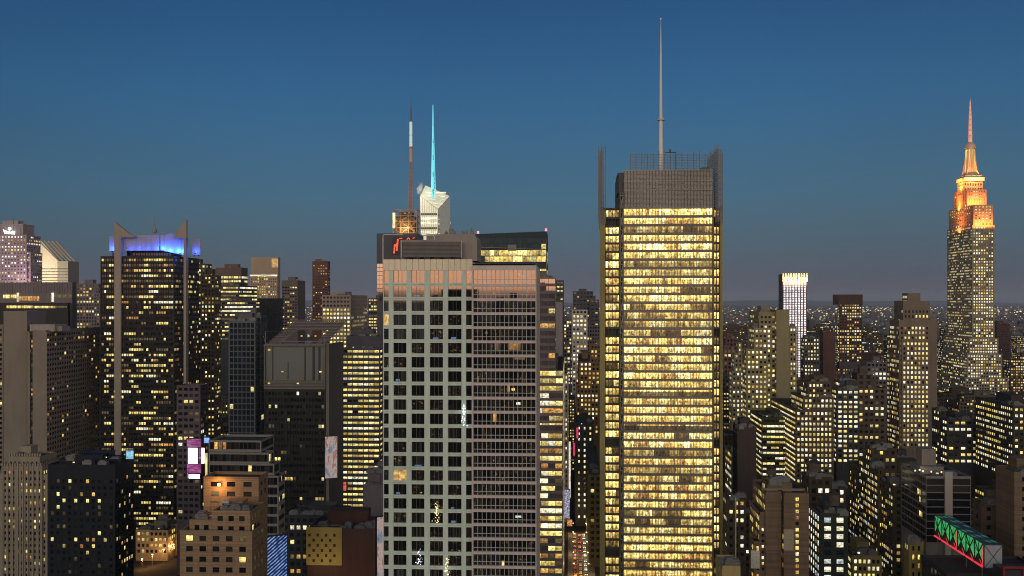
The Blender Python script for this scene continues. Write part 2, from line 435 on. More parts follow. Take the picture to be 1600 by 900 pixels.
def local(px_mid, D):
    """picture -> local coordinates of a thing whose front stands at depth D"""
    ox = V(px_mid, D)
    return ox, (lambda px, dd=0: V(px, D+dd)-ox), (lambda py, px=px_mid, dd=0: Z(py, px, D+dd))
# ------------------------------------------------------------------ ground, street, hills, far city
def ground():
    m, t, p = newmat('city_ground')
    co = nd(t, 'ShaderNodeTexCoord'); n = nd(t, 'ShaderNodeTexNoise'); n.inputs['Scale'].default_value = .02; n.inputs['Detail'].default_value = 6
    t.links.new(co.outputs['Object'], n.inputs[0])
    r = ramp(t, [(.3,(.018,.017,.018)), (.7,(.045,.042,.04))]); t.links.new(n.outputs[0], r.inputs[0]); t.links.new(r.outputs[0], p.inputs['Base Color'])
    p.inputs['Roughness'].default_value = .95; p.inputs['Specular IOR Level'].default_value = .05
    b = MB(); R = 70000; n = 96
    b.quad([(R*math.cos(2*math.pi*k/n), R*math.sin(2*math.pi*k/n), 0) for k in range(n)], uv=[(0,0)]*n)
    tag(b.build('ground', m), kind='structure')
ground()
ASPH = plain('asphalt', (.05,.05,.05), .7); PAVE = plain('pavement_concrete', (.16,.15,.14), .85); PAINT = plain('road_paint', (.7,.68,.6), .6)
ROAD0, ROAD1 = 2.0, 12.5
b = MB(); b.box(ROAD0, ROAD1, 500, 792, -.3, .02); tag(b.build('road', ASPH), kind='structure')
b = MB(); b.box(ROAD1+.01, ROAD1+4.2, 500, 791, -.3, .15); b.box(ROAD0-3.2, ROAD0-.01, 500, 791, -.3, .15); tag(b.build('pavement', PAVE), kind='structure')
b = MB()
for k in range(36):
    for x in (ROAD0+3.5, ROAD0+7.0): b.quad([(x-.08, 505+k*8, .026), (x+.08, 505+k*8, .026), (x+.08, 508+k*8, .026), (x-.08, 508+k*8, .026)])
tag(b.build('road_markings', PAINT), kind='structure')
hm = plain('hill_slope', (.10,.105,.13), 1.0)
b = MB(); rng = random.Random(5)
xs = [-26000+i*900 for i in range(58)]; hs = [95+60*math.sin(i*.37)+35*math.sin(i*.91+1)+rng.uniform(-12,12) for i in range(58)]
for i in range(57):
    b.quad([(xs[i],30000,0),(xs[i+1],30000,0),(xs[i+1],32500,hs[i+1]),(xs[i],32500,hs[i])])
    b.quad([(xs[i],32500,hs[i]),(xs[i+1],32500,hs[i+1]),(xs[i+1],36000,0),(xs[i],36000,0)])
tag(b.build('hills', hm), kind='structure')

def far_city():
    rng = random.Random(11)
    cols = [(.13,.11,.10),(.16,.12,.10),(.09,.085,.09),(.14,.13,.13),(.12,.08,.07)]
    mats = [wallmat(c, .9, .3, .05) for c in cols]+[LIT['W'], LIT['Y'], LIT['O'], LIT['C']]
    b = MB()
    for k in range(9500):
        d = 2300*math.exp(rng.uniform(0, 2.25)); px = rng.uniform(-120, 1720)
        x = V(px, d)
        w = rng.uniform(14, 46)*(d/4000)**.5; l = rng.uniform(15, 40); h = rng.choice([10,14,16,20,24,30,40,56])*rng.uniform(.8,1.2)
        if d > 4500: h *= .7
        if rng.random() < .04: h *= 1.9
        zmax = Z(480+max(0,(3800-d))*.006, px, d)
        h = min(h, max(8, zmax))
        b.box(x-w/2, x+w/2, d, d+l, 0, h, rng.randrange(5))
        # a few lamps and lit windows
        if rng.random() < .8:
            n = 1 if d > 4500 else rng.choice([1,1,2,3])
            for j in range(n):
                q = d/1600*rng.choice([.4,.5,.6,.8,1.1,1.4]); zz = h*rng.uniform(.3,1.0) if rng.random() < .8 else h+1.5; xx = x+rng.uniform(-.5,.5)*(w-2*q)
                hh = q*rng.uniform(.45,.8)
                b.quad([(xx-q,d-.3,zz-hh),(xx+q,d-.3,zz-hh),(xx+q,d-.3,zz+hh),(xx-q,d-.3,zz+hh)], 5+rng.choice([0,0,0,0,1,1,2,3]))
    tag(b.build('distant_city', mats), kind='stuff')
far_city()
def western_city():
    """the low city behind the camera: it shades the streets and shows as a dark skyline in the west facing glass"""
    rng = random.Random(21); b = MB()
    for k in range(900):
        d = -420*math.exp(rng.uniform(0, 2.3)); x = rng.uniform(-1, 1)*(500+abs(d)*.9); w = rng.uniform(16, 40); h = rng.choice([30,45,60,80,110,140])*rng.uniform(.7,1.2)
        if rng.random() < .10: h = CAM_H+abs(d)*rng.uniform(-.01,.022)
        b.box(x-w/2, x+w/2, d-rng.uniform(15,35), d, 0, h)
    tag(b.build('western_city', wallmat((.10,.085,.075), .9, .3, .05)), 'dark city blocks behind the viewpoint, seen only as reflections in glass', 'city', kind='stuff')
western_city()
def haze():
    m = bpy.data.materials.new('thin_air'); m.use_nodes = True; t = m.node_tree; t.nodes.remove(t.nodes['Principled BSDF'])
    v = nd(t, 'ShaderNodeVolumePrincipled'); v.inputs['Color'].default_value = (.80,.86,1,1); v.inputs['Density'].default_value = HAZE; v.inputs['Anisotropy'].default_value = 0
    t.links.new(v.outputs[0], t.nodes['Material Output'].inputs['Volume'])
    b = MB(); b.box(-42000, 42000, -9000, 60000, -1, 470)
    tag(b.build('haze', m), 'thin blue evening air over the whole city', 'haze', kind='stuff')
HAZE = 0.000026
haze()
# ------------------------------------------------------------------ the pale green apartment tower in the middle
def aptglass(name, lit=False):
    m, t, p = newmat(name)
    r1, r2 = rnd_nodes(t)
    uv = nd(t, 'ShaderNodeUVMap'); sx = nd(t, 'ShaderNodeSeparateXYZ'); t.links.new(uv.outputs[0], sx.inputs[0])
    # curtains: vertical folds over part of the pane
    nz = nd(t, 'ShaderNodeTexNoise', noise_dimensions='2D'); nz.inputs['Scale'].default_value = 1.0; nz.inputs['Detail'].default_value = 2
    cb = nd(t, 'ShaderNodeCombineXYZ')
    mu = nd(t, 'ShaderNodeMath', operation='MULTIPLY'); mu.inputs[1].default_value = 9; t.links.new(sx.outputs[0], mu.inputs[0])
    m2 = nd(t, 'ShaderNodeMath', operation='MULTIPLY'); m2.inputs[1].default_value = 50; t.links.new(r1, m2.inputs[0])
    ad = nd(t, 'ShaderNodeMath', operation='ADD'); t.links.new(mu.outputs[0], ad.inputs[0]); t.links.new(m2.outputs[0], ad.inputs[1])
    t.links.new(ad.outputs[0], cb.inputs[0]); t.links.new(m2.outputs[0], cb.inputs[1]); t.links.new(cb.outputs[0], nz.inputs['Vector'])
    hi = .075 if not lit else .2
    fold = ramp(t, [(.42,(.010,.010,.009)), (.52,(hi*.35,hi*.34,hi*.3)), (.62,(hi,hi*.95,hi*.85))]); t.links.new(nz.outputs[0], fold.inputs[0])
    dark = ramp(t, [(0,(.008,.008,.008)), (1,(.02,.019,.017))]); t.links.new(r2, dark.inputs[0])
    st = nd(t, 'ShaderNodeMath', operation='GREATER_THAN'); st.inputs[1].default_value = .62; t.links.new(r1, st.inputs[0])
    mx = nd(t, 'ShaderNodeMixRGB'); t.links.new(st.outputs[0], mx.inputs[0]); t.links.new(dark.outputs[0], mx.inputs[1]); t.links.new(fold.outputs[0], mx.inputs[2])
    t.links.new(mx.outputs[0], p.inputs['Base Color'])
    p.inputs['Roughness'].default_value = .015; p.inputs['IOR'].default_value = 2.6
    # rooms: some dimly lit blobs (lamps, shelves)
    n2 = nd(t, 'ShaderNodeTexNoise', noise_dimensions='4D'); n2.inputs['Scale'].default_value = 4.5 if not lit else 3; n2.inputs['Detail'].default_value = 3
    w = nd(t, 'ShaderNodeMath', operation='MULTIPLY'); w.inputs[1].default_value = 90; t.links.new(r2, w.inputs[0])
    t.links.new(uv.outputs[0], n2.inputs['Vector']); t.links.new(w.outputs[0], n2.inputs['W'])
    if lit:
        er = ramp(t, [(.25,(.25,.12,.03)), (.5,(.6,.34,.09)), (.7,(1,.72,.28))])
        t.links.new(n2.outputs[0], er.inputs[0]); t.links.new(er.outputs[0], p.inputs['Emission Color']); p.inputs['Emission Strength'].default_value = 1.0
    else:
        er = ramp(t, [(.58,(0,0,0)), (.68,(.12,.066,.025)), (.78,(.6,.45,.22))])
        t.links.new(n2.outputs[0], er.inputs[0]); t.links.new(er.outputs[0], p.inputs['Emission Color'])
        s2 = nd(t, 'ShaderNodeMath', operation='GREATER_THAN'); s2.inputs[1].default_value = .5; t.links.new(r2, s2.inputs[0])
        t.links.new(s2.outputs[0], p.inputs['Emission Strength'])
    m.cycles.emission_sampling = 'NONE'
    return m
APT, APTLIT = aptglass('apartment_glass'), aptglass('apartment_glass_lit', True)
def apartment_tower():
    D = 220.0; rng = random.Random(3)
    ox, X, Zp = local(718, D)
    root = thing('apartment_tower', 'tall pale green gridded apartment tower with tan roofline, in front of the lattice mast', 'building', (ox, D, 0))
    FOOT.append((X(590)+ox, X(840)+ox, D, D+24, 590, 842, 362, 900))
    green = wallmat((.58,.65,.55), .75, .16, .2, True, .3)
    tan = wallmat((.72,.61,.42), .35, .16, .3, True, .6)
    pink = wallmat((.58,.485,.455), .6, .12, .2)
    grey = wallmat((.16,.14,.13), .7, .15, .2)
    zl = 115.0
    # ---- left, gridded half
    xl, xr, zt = X(598.5), X(738), Zp(405)
    g = MB()
    g.box(xl+.3, xr-.02, .55, 24, 0, zt-1.0)
    fr = [(598.5,599.6),(607.2,614.7),(635,643),(663,671.6),(692,700),(721,728.2),(737,738)]
    for a, c in fr: g.box(X(a), X(c), .03, .56, zl, Zp(422.4))
    g.box(xl, xl+.28, .56, 24, zl, zt-.02)
    for k in range(23):
        yc = 444.6+22.15*k
        g.box(xl+.01, xr-.01, 0.0, .57, Zp(yc-.45), Zp(yc-2.9))
        g.box(xl+.01, xr-.01, 0.015, .57, Zp(yc+2.7), Zp(yc+.35))
        g.box(xl+.02, xr-.02, .16, .58, Zp(yc+.4), Zp(yc-.5))
    g.build('wall', green, root)
    p = MB(); n = 15; w = (xr-xl)/n
    for i in range(n): p.box(xl+i*w+.07, xl+(i+1)*w-.07, -.02, .5, Zp(422.2), zt)
    p.box(xl, xr, .1, .6, Zp(422.3), zt-.08); p.build('spandrel_panels', tan, root)
    cols = [(599.6,607.2),(614.7,635),(643,663),(671.6,692),(700,721),(728.2,737)]
    litset = {(3,0),(14,1)}
    fm = MB()
    for k in range(22):
        yt, yb = 422.4+22.15*k if k == 0 else 447.3+22.15*(k-1), 441.7+22.15*k
        z0, z1 = Zp(yb), Zp(yt)
        for ci, (a, c) in enumerate(cols):
            x0, x1 = X(a), X(c)
            wn = pane('corner_window' if ci in (0,5) else 'window', APTLIT if (k,ci) in litset else APT, root, ((x0+x1)/2, .42, (z0+z1)/2), x1-x0, z1-z0)
            if ci not in (0,5):
                for f_ in ((.33,.36,.64,.67)[1::1])[:2]:
                    fm.box(x0+(x1-x0)*f_-.03, x0+(x1-x0)*f_+.03, .36, .45, z0, z1)
                if rng.random() < .13:
                    sx = rng.uniform(.35,.8)
                    q = MB(); q.box(x0+.2+sx*.6, x0+.2+sx*.6+rng.uniform(.7,1.5), .38, .41, z0+.08, z0+rng.uniform(.3,.55))
                    q.build('blue_glow_patch', BLUE, root)  # small blue spot at the window foot, put in as a glowing patch
    fm.build('window_frame', grey, root)
    # ---- right, banded half, standing a little proud
    xl, xr, zt = X(738.2), X(838), Zp(415)
    g = MB()
    g.box(xl+.05, xr-.05, -.1, 24.2, 0, zt-1.0)
    g.box(xl, xr, -.6, -.1, Zp(422), zt)
    g.box(xl, xl+.22, -.62, -.1, zl, Zp(422)); g.box(xr-.16, xr, -.62, -.1, zl, Zp(422))
    for k in range(23):
        yc = 446.2+21.9*k
        g.box(xl-.02, xr+.02, -.66, -.1, Zp(yc+2.1), Zp(yc-2.1))
    g.box(xr-.05, xr+.1, -.1, 24.2, zl, zt)
    g.build('band_wall', pink, root)
    for k in range(22):
        yt, yb = (422.0 if k == 0 else 448.3+21.9*(k-1)), 444.1+21.9*k
        z0, z1 = Zp(yb), Zp(yt)
        rw = thing('window_band', None, None, (0, 0, 0)); rw.parent = root
        m = MB(); nb = 14; w = (xr-xl-.38)/nb
        cen = xl+.22
        for i in range(nb):
            x = cen+i*w
            m.box(x-.05, x+.05, -.36, -.2, z0, z1, 0)
        zt2 = z0+(z1-z0)*.32
        m.box(cen, xr-.16, -.34, -.2, zt2-.05, zt2+.05, 0)
        m.build('mullions', wallmat((.50,.48,.44), .5, .1), rw)
        gl = MB()
        for i in range(nb//2):
            x = cen+2*i*w
            gl.quad([(x,-.16,z0),(x+2*w,-.16,z0),(x+2*w,-.16,z1),(x,-.16,z1)])
        gl.build('glass', APT, rw)
    # lit rooms seen in the banded half
    for px, py, w_, h_, mat in ((804,541,2.6,1.5,'O'),(806,541,1.0,1.0,'Y'),(795,605,.5,2.0,'O'),(802,608,.7,.6,'Y'),(810,630,.9,.6,'W'),(773,651,.75,2.1,'O'),(776,541,.9,1.6,'D'),(810,806,1.3,.5,'C'),(812,560,2.2,.4,'D'),(786,880,.5,1.4,'Y'),(760,520,.6,.5,'D'),(747,592,.4,1.3,'D')):
        pane('lit_room', LIT[mat], root, (X(px), -.18, Zp(py)), w_, h_)
    # strings of tiny lights on trees behind the glass
    def tree_lights(px, py, h, col, n):
        m = MB()
        for i in range(n):
            v_ = rng.random(); x = X(px)+rng.gauss(0,.28)*(1.4-v_); z = Zp(py)-h/2+v_*h; s_ = rng.uniform(.05,.1)
            m.tube((x, -.70, z-s_), (x, -.70, z+s_), s_, s_*.6, 5)
        tag(m.build('string_lights', plain('tiny_lights', (.1,.1,.1), .5, 0, col, 3.0, 'NONE'), root), kind='stuff')
    tree_lights(725, 648, 4.6, (.75,.9,1.0), 46); tree_lights(683, 800, 4.4, (1,.75,.3), 34); tree_lights(655, 872, 3.6, (.8,.9,1), 20); tree_lights(699, 885, 4.0, (1,.8,.45), 24)
    # ---- roof
    b = MB(); b.box(X(598)+.6, X(838)-.6, .8, 23.5, Zp(405)-1.05, Zp(405)-.95); b.build('roof', ROOF, root)
    b = MB()
    x0, x1, z0, z1 = X(660), X(741.5), Zp(406), Zp(363)
    b.prism([(x0,z0),(x1,z0),(x1,z1-1.2),(x1-.35,z1-.4),(x1-1.2,z1),(x0,z1)], 'y', 6.2, 16)
    b.box(x0-6, x0, 7, 16, z0, z1-1.2)
    pent = b.build('penthouse', wallmat((.30,.255,.225), .7, .1, .2), root)
    b = MB(); z0, z1 = Zp(400.5), Zp(375.5); x0, x1 = X(622.5), X(716)
    for i in range(12):
        zz = z0+(z1-z0)*i/12; b.box(x0+.1, x1-.1, 4.6, 4.9, zz+.03, zz+(z1-z0)/12-.03)
    b.box(x0, x1, 4.9, 6.1, z0, z1); b.box(x0, x0+.1, 4.55, 4.9, z0, z1); b.box(x1-.1, x1, 4.55, 4.9, z0, z1)
    b.build('louvre_panel', grey, root)
    b = MB()
    for i in range(6): b.box(x0+.4+i*2.3, x0+1.7+i*2.3, 4.7, 6, Zp(405), z0-.05)
    b.build('vent_unit', DARK, root)
    def pipe(pts, r=.09):
        m = MB()
        for p_, q_ in zip(pts[:-1], pts[1:]): m.tube(p_, q_, r, r, 8)
        m.build('roof_pipe', PIPE, root)
    P = lambda px, py, y: (X(px), y, Zp(py))
    pipe([P(596.5,412,1.5), P(596.5,367,1.5), P(597.5,365.6,1.5), P(628,365.4,1.5)], .12)
    pipe([P(652.5,336,4), P(652.5,362,4), P(655,366,4), P(673,366,4), P(676,370,4), P(674,373.5,4)], .12)
    pipe([P(676,366,4), P(683,360.5,4)], .1)
    pipe([P(717.5,374,4.4), P(717.5,402,4.4)], .12); pipe([P(622,373,4.4), P(622,401,4.4)], .1)
    b = MB()
    for px, h in ((697,2.2),(702,1.3),(716,1.0),(722,1.2),(731,1.7),(690,1.0)):
        b.box(X(px)-.35, X(px)+.35, 8, 9.2, Zp(363), Zp(363)+h*.6); b.tube((X(px),8.6,Zp(363)), (X(px),8.6,Zp(363)+h), .1, .08, 6)
    b.build('roof_equipment', STEEL, root)
    # shrubs and trellis on the right roof terrace
    b = MB()
    for i in range(14):
        x = X(742)+i*1.02; b.bar((x,1,Zp(415)), (x,1,Zp(411)), .04)
    b.bar((X(741),1,Zp(411)), (X(838),1,Zp(411)), .05); b.build('roof_railing', STEEL, root)
    return root
BLUE = plain('dim_blue_glow', (.02,.04,.09), .4, 0, (.12,.25,.62), .55, 'NONE')
apartment_tower()

# ------------------------------------------------------------------ the newspaper tower: lit floors behind horizontal rods
def officemat(nm='office_interior', gain=1.75, blo=.08, bhi=.30, bmin=.14, strip=False):
    m, t, p = newmat(nm)
    uv = nd(t, 'ShaderNodeUVMap'); sx = nd(t, 'ShaderNodeSeparateXYZ'); t.links.new(uv.outputs[0], sx.inputs[0])
    oi = nd(t, 'ShaderNodeObjectInfo')
    seed = nd(t, 'ShaderNodeMath', operation='MULTIPLY'); seed.inputs[1].default_value = 91.7; t.links.new(oi.outputs['Random'], seed.inputs[0])
    def cell(width, k):
        a = nd(t, 'ShaderNodeMath', operation='MULTIPLY_ADD'); a.inputs[1].default_value = 1/width; t.links.new(sx.outputs[0], a.inputs[0]); t.links.new(seed.outputs[0], a.inputs[2])
        f = nd(t, 'ShaderNodeMath', operation='FLOOR'); t.links.new(a.outputs[0], f.inputs[0])
        w = nd(t, 'ShaderNodeTexWhiteNoise', noise_dimensions='2D'); c = nd(t, 'ShaderNodeCombineXYZ'); t.links.new(f.outputs[0], c.inputs[0])
        s = nd(t, 'ShaderNodeMath', operation='ADD'); s.inputs[1].default_value = k; t.links.new(seed.outputs[0], s.inputs[0]); t.links.new(s.outputs[0], c.inputs[1])
        t.links.new(c.outputs[0], w.inputs['Vector']); return w.outputs['Value'], w.outputs['Color']
    big, _ = cell(7.5, 3.0); small, scol = cell(1.5, 9.0)
    # fine clutter of the rooms
    cb = nd(t, 'ShaderNodeCombineXYZ')
    u2 = nd(t, 'ShaderNodeMath', operation='MULTIPLY_ADD'); u2.inputs[1].default_value = 1.0; t.links.new(sx.outputs[0], u2.inputs[0]); t.links.new(seed.outputs[0], u2.inputs[2])
    v2 = nd(t, 'ShaderNodeMath', operation='MULTIPLY'); v2.inputs[1].default_value = 1.9; t.links.new(sx.outputs[1], v2.inputs[0])
    t.links.new(u2.outputs[0], cb.inputs[0]); t.links.new(v2.outputs[0], cb.inputs[1]); t.links.new(seed.outputs[0], cb.inputs[2])
    nz = nd(t, 'ShaderNodeTexNoise'); nz.inputs['Scale'].default_value = 1.0; nz.inputs['Detail'].default_value = 3; nz.inputs['Roughness'].default_value = .7; t.links.new(cb.outputs[0], nz.inputs[0])
    clutter = nd(t, 'ShaderNodeMapRange'); clutter.inputs[1].default_value = .38; clutter.inputs[2].default_value = .60; clutter.inputs[3].default_value = .18; clutter.inputs[4].default_value = 1.35; t.links.new(nz.outputs[0], clutter.inputs[0])
    # ceiling fixtures: bright top quarter
    ce = ramp(t, [(0,(.12,)*3), (.6,(.18,)*3), (.72,(2.2,)*3), (.92,(2.4,)*3), (1,(1.2,)*3)]) if strip else ramp(t, [(0,(.55,)*3), (.35,(.75,)*3), (.62,(.9,)*3), (.74,(1.5,)*3), (.9,(1.7,)*3), (1,(.9,)*3)]); t.links.new(sx.outputs[1], ce.inputs[0])
    bm = nd(t, 'ShaderNodeMapRange'); bm.inputs[1].default_value = blo; bm.inputs[2].default_value = bhi; bm.inputs[3].default_value = bmin; bm.inputs[4].default_value = 1.0; t.links.new(big, bm.inputs[0])
    sm = nd(t, 'ShaderNodeMapRange'); sm.inputs[3].default_value = .5; sm.inputs[4].default_value = 1.3; t.links.new(small, sm.inputs[0])
    fl = nd(t, 'ShaderNodeMapRange'); fl.inputs[3].default_value = .4; fl.inputs[4].default_value = 1.3; t.links.new(oi.outputs['Random'], fl.inputs[0])
    x = clutter.outputs[0]
    for o in (ce.outputs[0], bm.outputs[0], sm.outputs[0], fl.outputs[0]):
        mm = nd(t, 'ShaderNodeMath', operation='MULTIPLY'); t.links.new(x, mm.inputs[0]); t.links.new(o, mm.inputs[1]); x = mm.outputs[0]
    hue = nd(t, 'ShaderNodeMath', operation='MULTIPLY_ADD'); hue.inputs[1].default_value = .6; t.links.new(big, hue.inputs[0])
    h2 = nd(t, 'ShaderNodeMath', operation='MULTIPLY'); h2.inputs[1].default_value = .4; t.links.new(small, h2.inputs[0]); t.links.new(h2.outputs[0], hue.inputs[2])
    hc = ramp(t, [(.1,(.78,.40,.11)), (.35,(.95,.60,.14)), (.65,(1,.72,.20)), (.9,(1,.84,.36))]); t.links.new(hue.outputs[0], hc.inputs[0])
    t.links.new(hc.outputs[0], p.inputs['Emission Color'])
    s9 = nd(t, 'ShaderNodeMath', operation='MULTIPLY'); s9.inputs[1].default_value = gain; t.links.new(x, s9.inputs[0]); t.links.new(s9.outputs[0], p.inputs['Emission Strength'])
    p.inputs['Base Color'].default_value = (.05,.045,.04,1)
    m.cycles.emission_sampling = 'NONE'
    return m
OFFICE = officemat()
OFF_HI = officemat('office_bright', 2.4, .02, .2, .5)
OFF_LO = officemat('office_dim', 1.35, .2, .55, .22)
OFF_PATCH = officemat('office_patchy', 2.0, .3, .45, .15)
OFF_STRIP = officemat('office_ceiling_strip', 1.5, .1, .3, .3, True)
PLAN = 'HHMMHMLHMPHMMMMHPMMHLSMHMSMHPHHMHHMPPMHHHMHHM'
def newspaper_tower():
    D = 507.0; rng = random.Random(8)
    ox, X, Zp = local(1044, D)
    root = thing('office_tower', 'tallest golden lit office tower, wrapped in fine rods, single white mast on its roof', 'building', (ox, D, 0))
    FOOT.append((X(937)+ox, X(1131)+ox, D-4, D+60, 936, 1132, 225, 900))
    rods = wallmat((.26,.215,.19), .55, .12, .3, True, .4)
    rodd = wallmat((.10,.09,.075), .6, .12, .3)
    steel = wallmat((.13,.115,.09), .5, .15, .3)
    olive = wallmat((.34,.28,.12), .6, .25, .5)  # light from inside the edge screens put into the rod colour
    fh = 13.37*D/1600*1.0
    ztop, zl = Zp(325.5), Zp(925)
    nfl = int((ztop-zl)/fh)
    c = MB(); c.box(X(968), X(1112.5), 3.2, 50, 0, Zp(268)); c.box(X(945), X(968.2), 9, 50, 0, Zp(322)); c.box(X(1113.5), X(1129), 9, 50, 0, Zp(322))
    c.build('core', rodd, root)
    fr, dk = MB(), MB()
    # floor by floor
    for k in range(nfl):
        z1 = ztop-k*fh; z0 = z1-fh
        x0, x1 = X(974.5), X(1113.5)
        uvq = lambda a, b_, o=rng.uniform(0, 50): [(o,0),(o+(b_-a),0),(o+(b_-a),1),(o,1)]
        m = MB(); m.quad([(x0,2.6,z0+.6),(x1,2.6,z0+.6),(x1,2.6,z1-.1),(x0,2.6,z1-.1)], 0, uvq(x0,x1))
        m.build('window_band', {'H':OFF_HI,'M':OFFICE,'L':OFF_LO,'P':OFF_PATCH,'S':OFF_STRIP}[PLAN[k % len(PLAN)]], root)
        for (a, e, y) in ((946.5, 967, 8.6), (1115.5, 1127, 8.6)):
            if (k*7+int(a)) % 13 == 4: continue
            m = MB(); xa, xe = X(a, y), X(e, y)
            m.quad([(xa,y,z0+.6),(xe,y,z0+.6),(xe,y,z1-.1),(xa,y,z1-.1)], 0, uvq(xa,xe)); m.build('corner_window', rng.choice([OFFICE, OFF_HI, OFF_HI, OFFICE, OFF_LO]), root)
        # slab edges and rods
        fr.box(x0, x1, .3, 2.7, z0-.22, z0+.72)
        for j in range(3): fr.box(x0, x1, .0, .12, z0-.5+j*.55, z0-.22+j*.55)
        for j in range(3): fr.box(x0, x1, .02, .10, z0+1.75+j*.75, z0+1.83+j*.75)
        for (a, e) in ((945.5,968),(1115,1128.2)):
            dk.box(X(a,8), X(e,8), 7.2, 9.0, z0-.35, z0+.72)
    x0, x1 = X(974.5), X(1113.5); n = 28
    for i in range(n+1):
        x = x0+(x1-x0)*i/n; fr.box(x-.10, x+.10, -.1, .45, zl, ztop)
    for a, e, n2 in ((945.5,968,4),(1115,1128.2,3)):
        for i in range(n2+1):
            x = X(a,8)+(X(e,8)-X(a,8))*i/n2; dk.box(x-.13, x+.13, 7.1, 8.7, zl, Zp(322))
    fr.build('rod_screen', rods, root); dk.build('notch_frame', rodd, root)
    # exposed corner columns with cross bracing
    for a in (969.5, 973.6, 1114.3):
        b = MB(); b.box(X(a)-.35, X(a)+.35, -.3, .9, zl, Zp(300)); b.build('steel_column', steel, root)
    b = MB(); b.box(X(969.4), X(973.4), 1.2, 3.0, zl, Zp(302)); b.build('shade_filler', plain('painted_shade', (.02,.02,.018), .9), root)  # dark filler: shade between the corner columns put into its colour
    b = MB()
    zz = Zp(305); st = fh*2; xa, xb = X(969.5), X(973.6)
    while zz-st > zl:
        b.bar((xa,-.2,zz), (xb,-.2,zz-st), .14); b.bar((xb,-.25,zz), (xa,-.25,zz-st), .14); b.box(xa, xb, -.1, .3, zz-.25, zz+.05); zz -= st
    b.build('cross_bracing', PIPE, root)
    # outer screens at both edges, standing above the roof as fins
    def fin(pxs, pye, yb, pyt, nrod, name, mat):
        m = MB(); xa, xb = X(pxs), X(pye)
        z0, z1 = zl, Zp(pyt)
        dz = 1.05
        nn = int((z1-z0)/dz)
        m.box(xa+.2, xb-.2, yb+.35, yb+2.0, z0, Zp(322))
        for i in range(nn): m.box(xa, xb, yb, yb+.3, z0+i*dz, z0+i*dz+.62)
        for x in (xa, (xa+xb)/2, xb): m.box(x-.16, x+.16, yb-.1, yb+.5, z0, z1+1.2)
        m.build(name, mat, root)
    fin(938.2, 945, 5, 330, 3, 'edge_screen', olive); fin(1127.6, 1131, 5, 330, 3, 'edge_screen', olive)
    # the side screens run back along the flanks and rise above the roof
    for px_, yt, tp in ((940.5, 300, 232), (1121.5, 300, 231)):
        m = MB(); x = X(px_, 6); zt = Zp(tp)
        ya, ye = 5.0, 44.0
        z = Zp(345)
        while z < zt: m.box(x-.12, x+.12, ya, ye, z, z+.5); z += 1.3
        for i in range(8):
            y = ya+(ye-ya)*i/7; m.box(x-.2, x+.2, y-.2, y+.2, Zp(350), zt+rng.uniform(1,3))
        for i in range(5):
            xx = x+(-.0 if px_ < 1000 else 0)+(i-2)*(.9 if px_ < 1000 else 1.1)
            m.box(xx-.15, xx+.15, ya-.3, ya, Zp(348), zt+rng.uniform(-3,2.5))
        nz = 60
        for i in range(nz):
            zz = Zp(345)+i*(zt-Zp(345))/nz; wv = 2.0; m.box(x-wv*(.6 if px_ > 1000 else 1), x+wv*(.6 if px_ < 1000 else 1)*(1 if i < nz*.8 or px_ > 1000 else .5), ya-.15, ya, zz, zz+.36)
        m.build('side_screen', wallmat((.20,.18,.165), .5, .15, .4), root)
    # dense screen above the top lit floor, then open lattice
    m = MB(); xa, xb = X(975), X(1113.5)
    z0, z1 = ztop, Zp(266); dz = .62; n = int((z1-z0)/dz)
    nb = 28; bwid = (xb-xa)/nb
    for j in range(nb):
        for i in range(n):
            if rng.random() < .985: m.box(xa+j*bwid+.34, xa+(j+1)*bwid-.12, 0, .2, z0+i*dz, z0+i*dz+.5)
    m.box(xa+.1, xb-.1, .8, 3.1, z0, z1-.2)
    for z in (z0+.2, Zp(297), Zp(283), z1): m.box(xa-.1, xb+.1, -.16, .35, z-.22, z+.22)
    m.build('crown_screen', wallmat((.36,.32,.285), .55, .2, .5), root)
    m = MB(); za, zb = Zp(266), Zp(240)
    xa, xb = X(985), X(1111)
    for i in range(15):
        x = xa+(xb-xa)*i/14; m.box(x-.17, x+.17, .6, .86, za, zb+rng.choice([.2,1.6,.8,0]))
    for i in range(29):
        x = xa+(xb-xa)*i/28; m.box(x-.08, x+.08, .65, .75, za, zb)
    for i in range(11): m.box(xa, xb, .6, .72, za+(zb-za)*i/10.4, za+(zb-za)*i/10.4+.16)
    m.build('roof_lattice', wallmat((.22,.20,.18), .5, .1), root)
    b = MB(); b.box(X(990), X(1085), 8, 30, Zp(270), Zp(262.5)); b.box(X(966), X(985), 4, 28, Zp(300), Zp(268)); b.box(X(1100), X(1113), 10, 28, Zp(270), Zp(258)); b.build('roof_plant', DARK, root)
    b = MB(); b.box(X(1040), X(1058), 6, 6.3, Zp(236), Zp(235)); b.box(X(1048), X(1050), 5.5, 6.8, Zp(236), Zp(230.5)); b.bar((X(1057),6.1,Zp(266)), (X(1057),6.1,Zp(234)), .3); b.build('roof_crane', DARK, root)
    # mast
    cx, cy = X(1032.6, 24), 24
    Zm = lambda py: Z(py, 1033, D+24)
    b = MB(); b.cone((cx,cy), Zm(268), Zm(187), 1.25, .95, 14); b.cone((cx,cy), Zm(187), Zm(90), .85, .5, 12); b.cone((cx,cy), Zm(90), Zm(30), .5, .08, 10)
    ms = b.build('mast', wallmat((.80,.72,.64), .45, .06, .3, True, .5), root)
    b = MB(); b.cone((cx,cy), Zm(188.3), Zm(185), 1.9, 1.9, 16); b.build('mast_collar', PIPE, ms)
    b = MB(); b.cone((cx,cy), Zm(30), Zm(28.6), .22, .22, 8); b.build('beacon', plain('beacon_lens', (.3,.3,.3), .4, 0, (1,.9,.8), .8, 'NONE'), ms)
    return root
newspaper_tower()
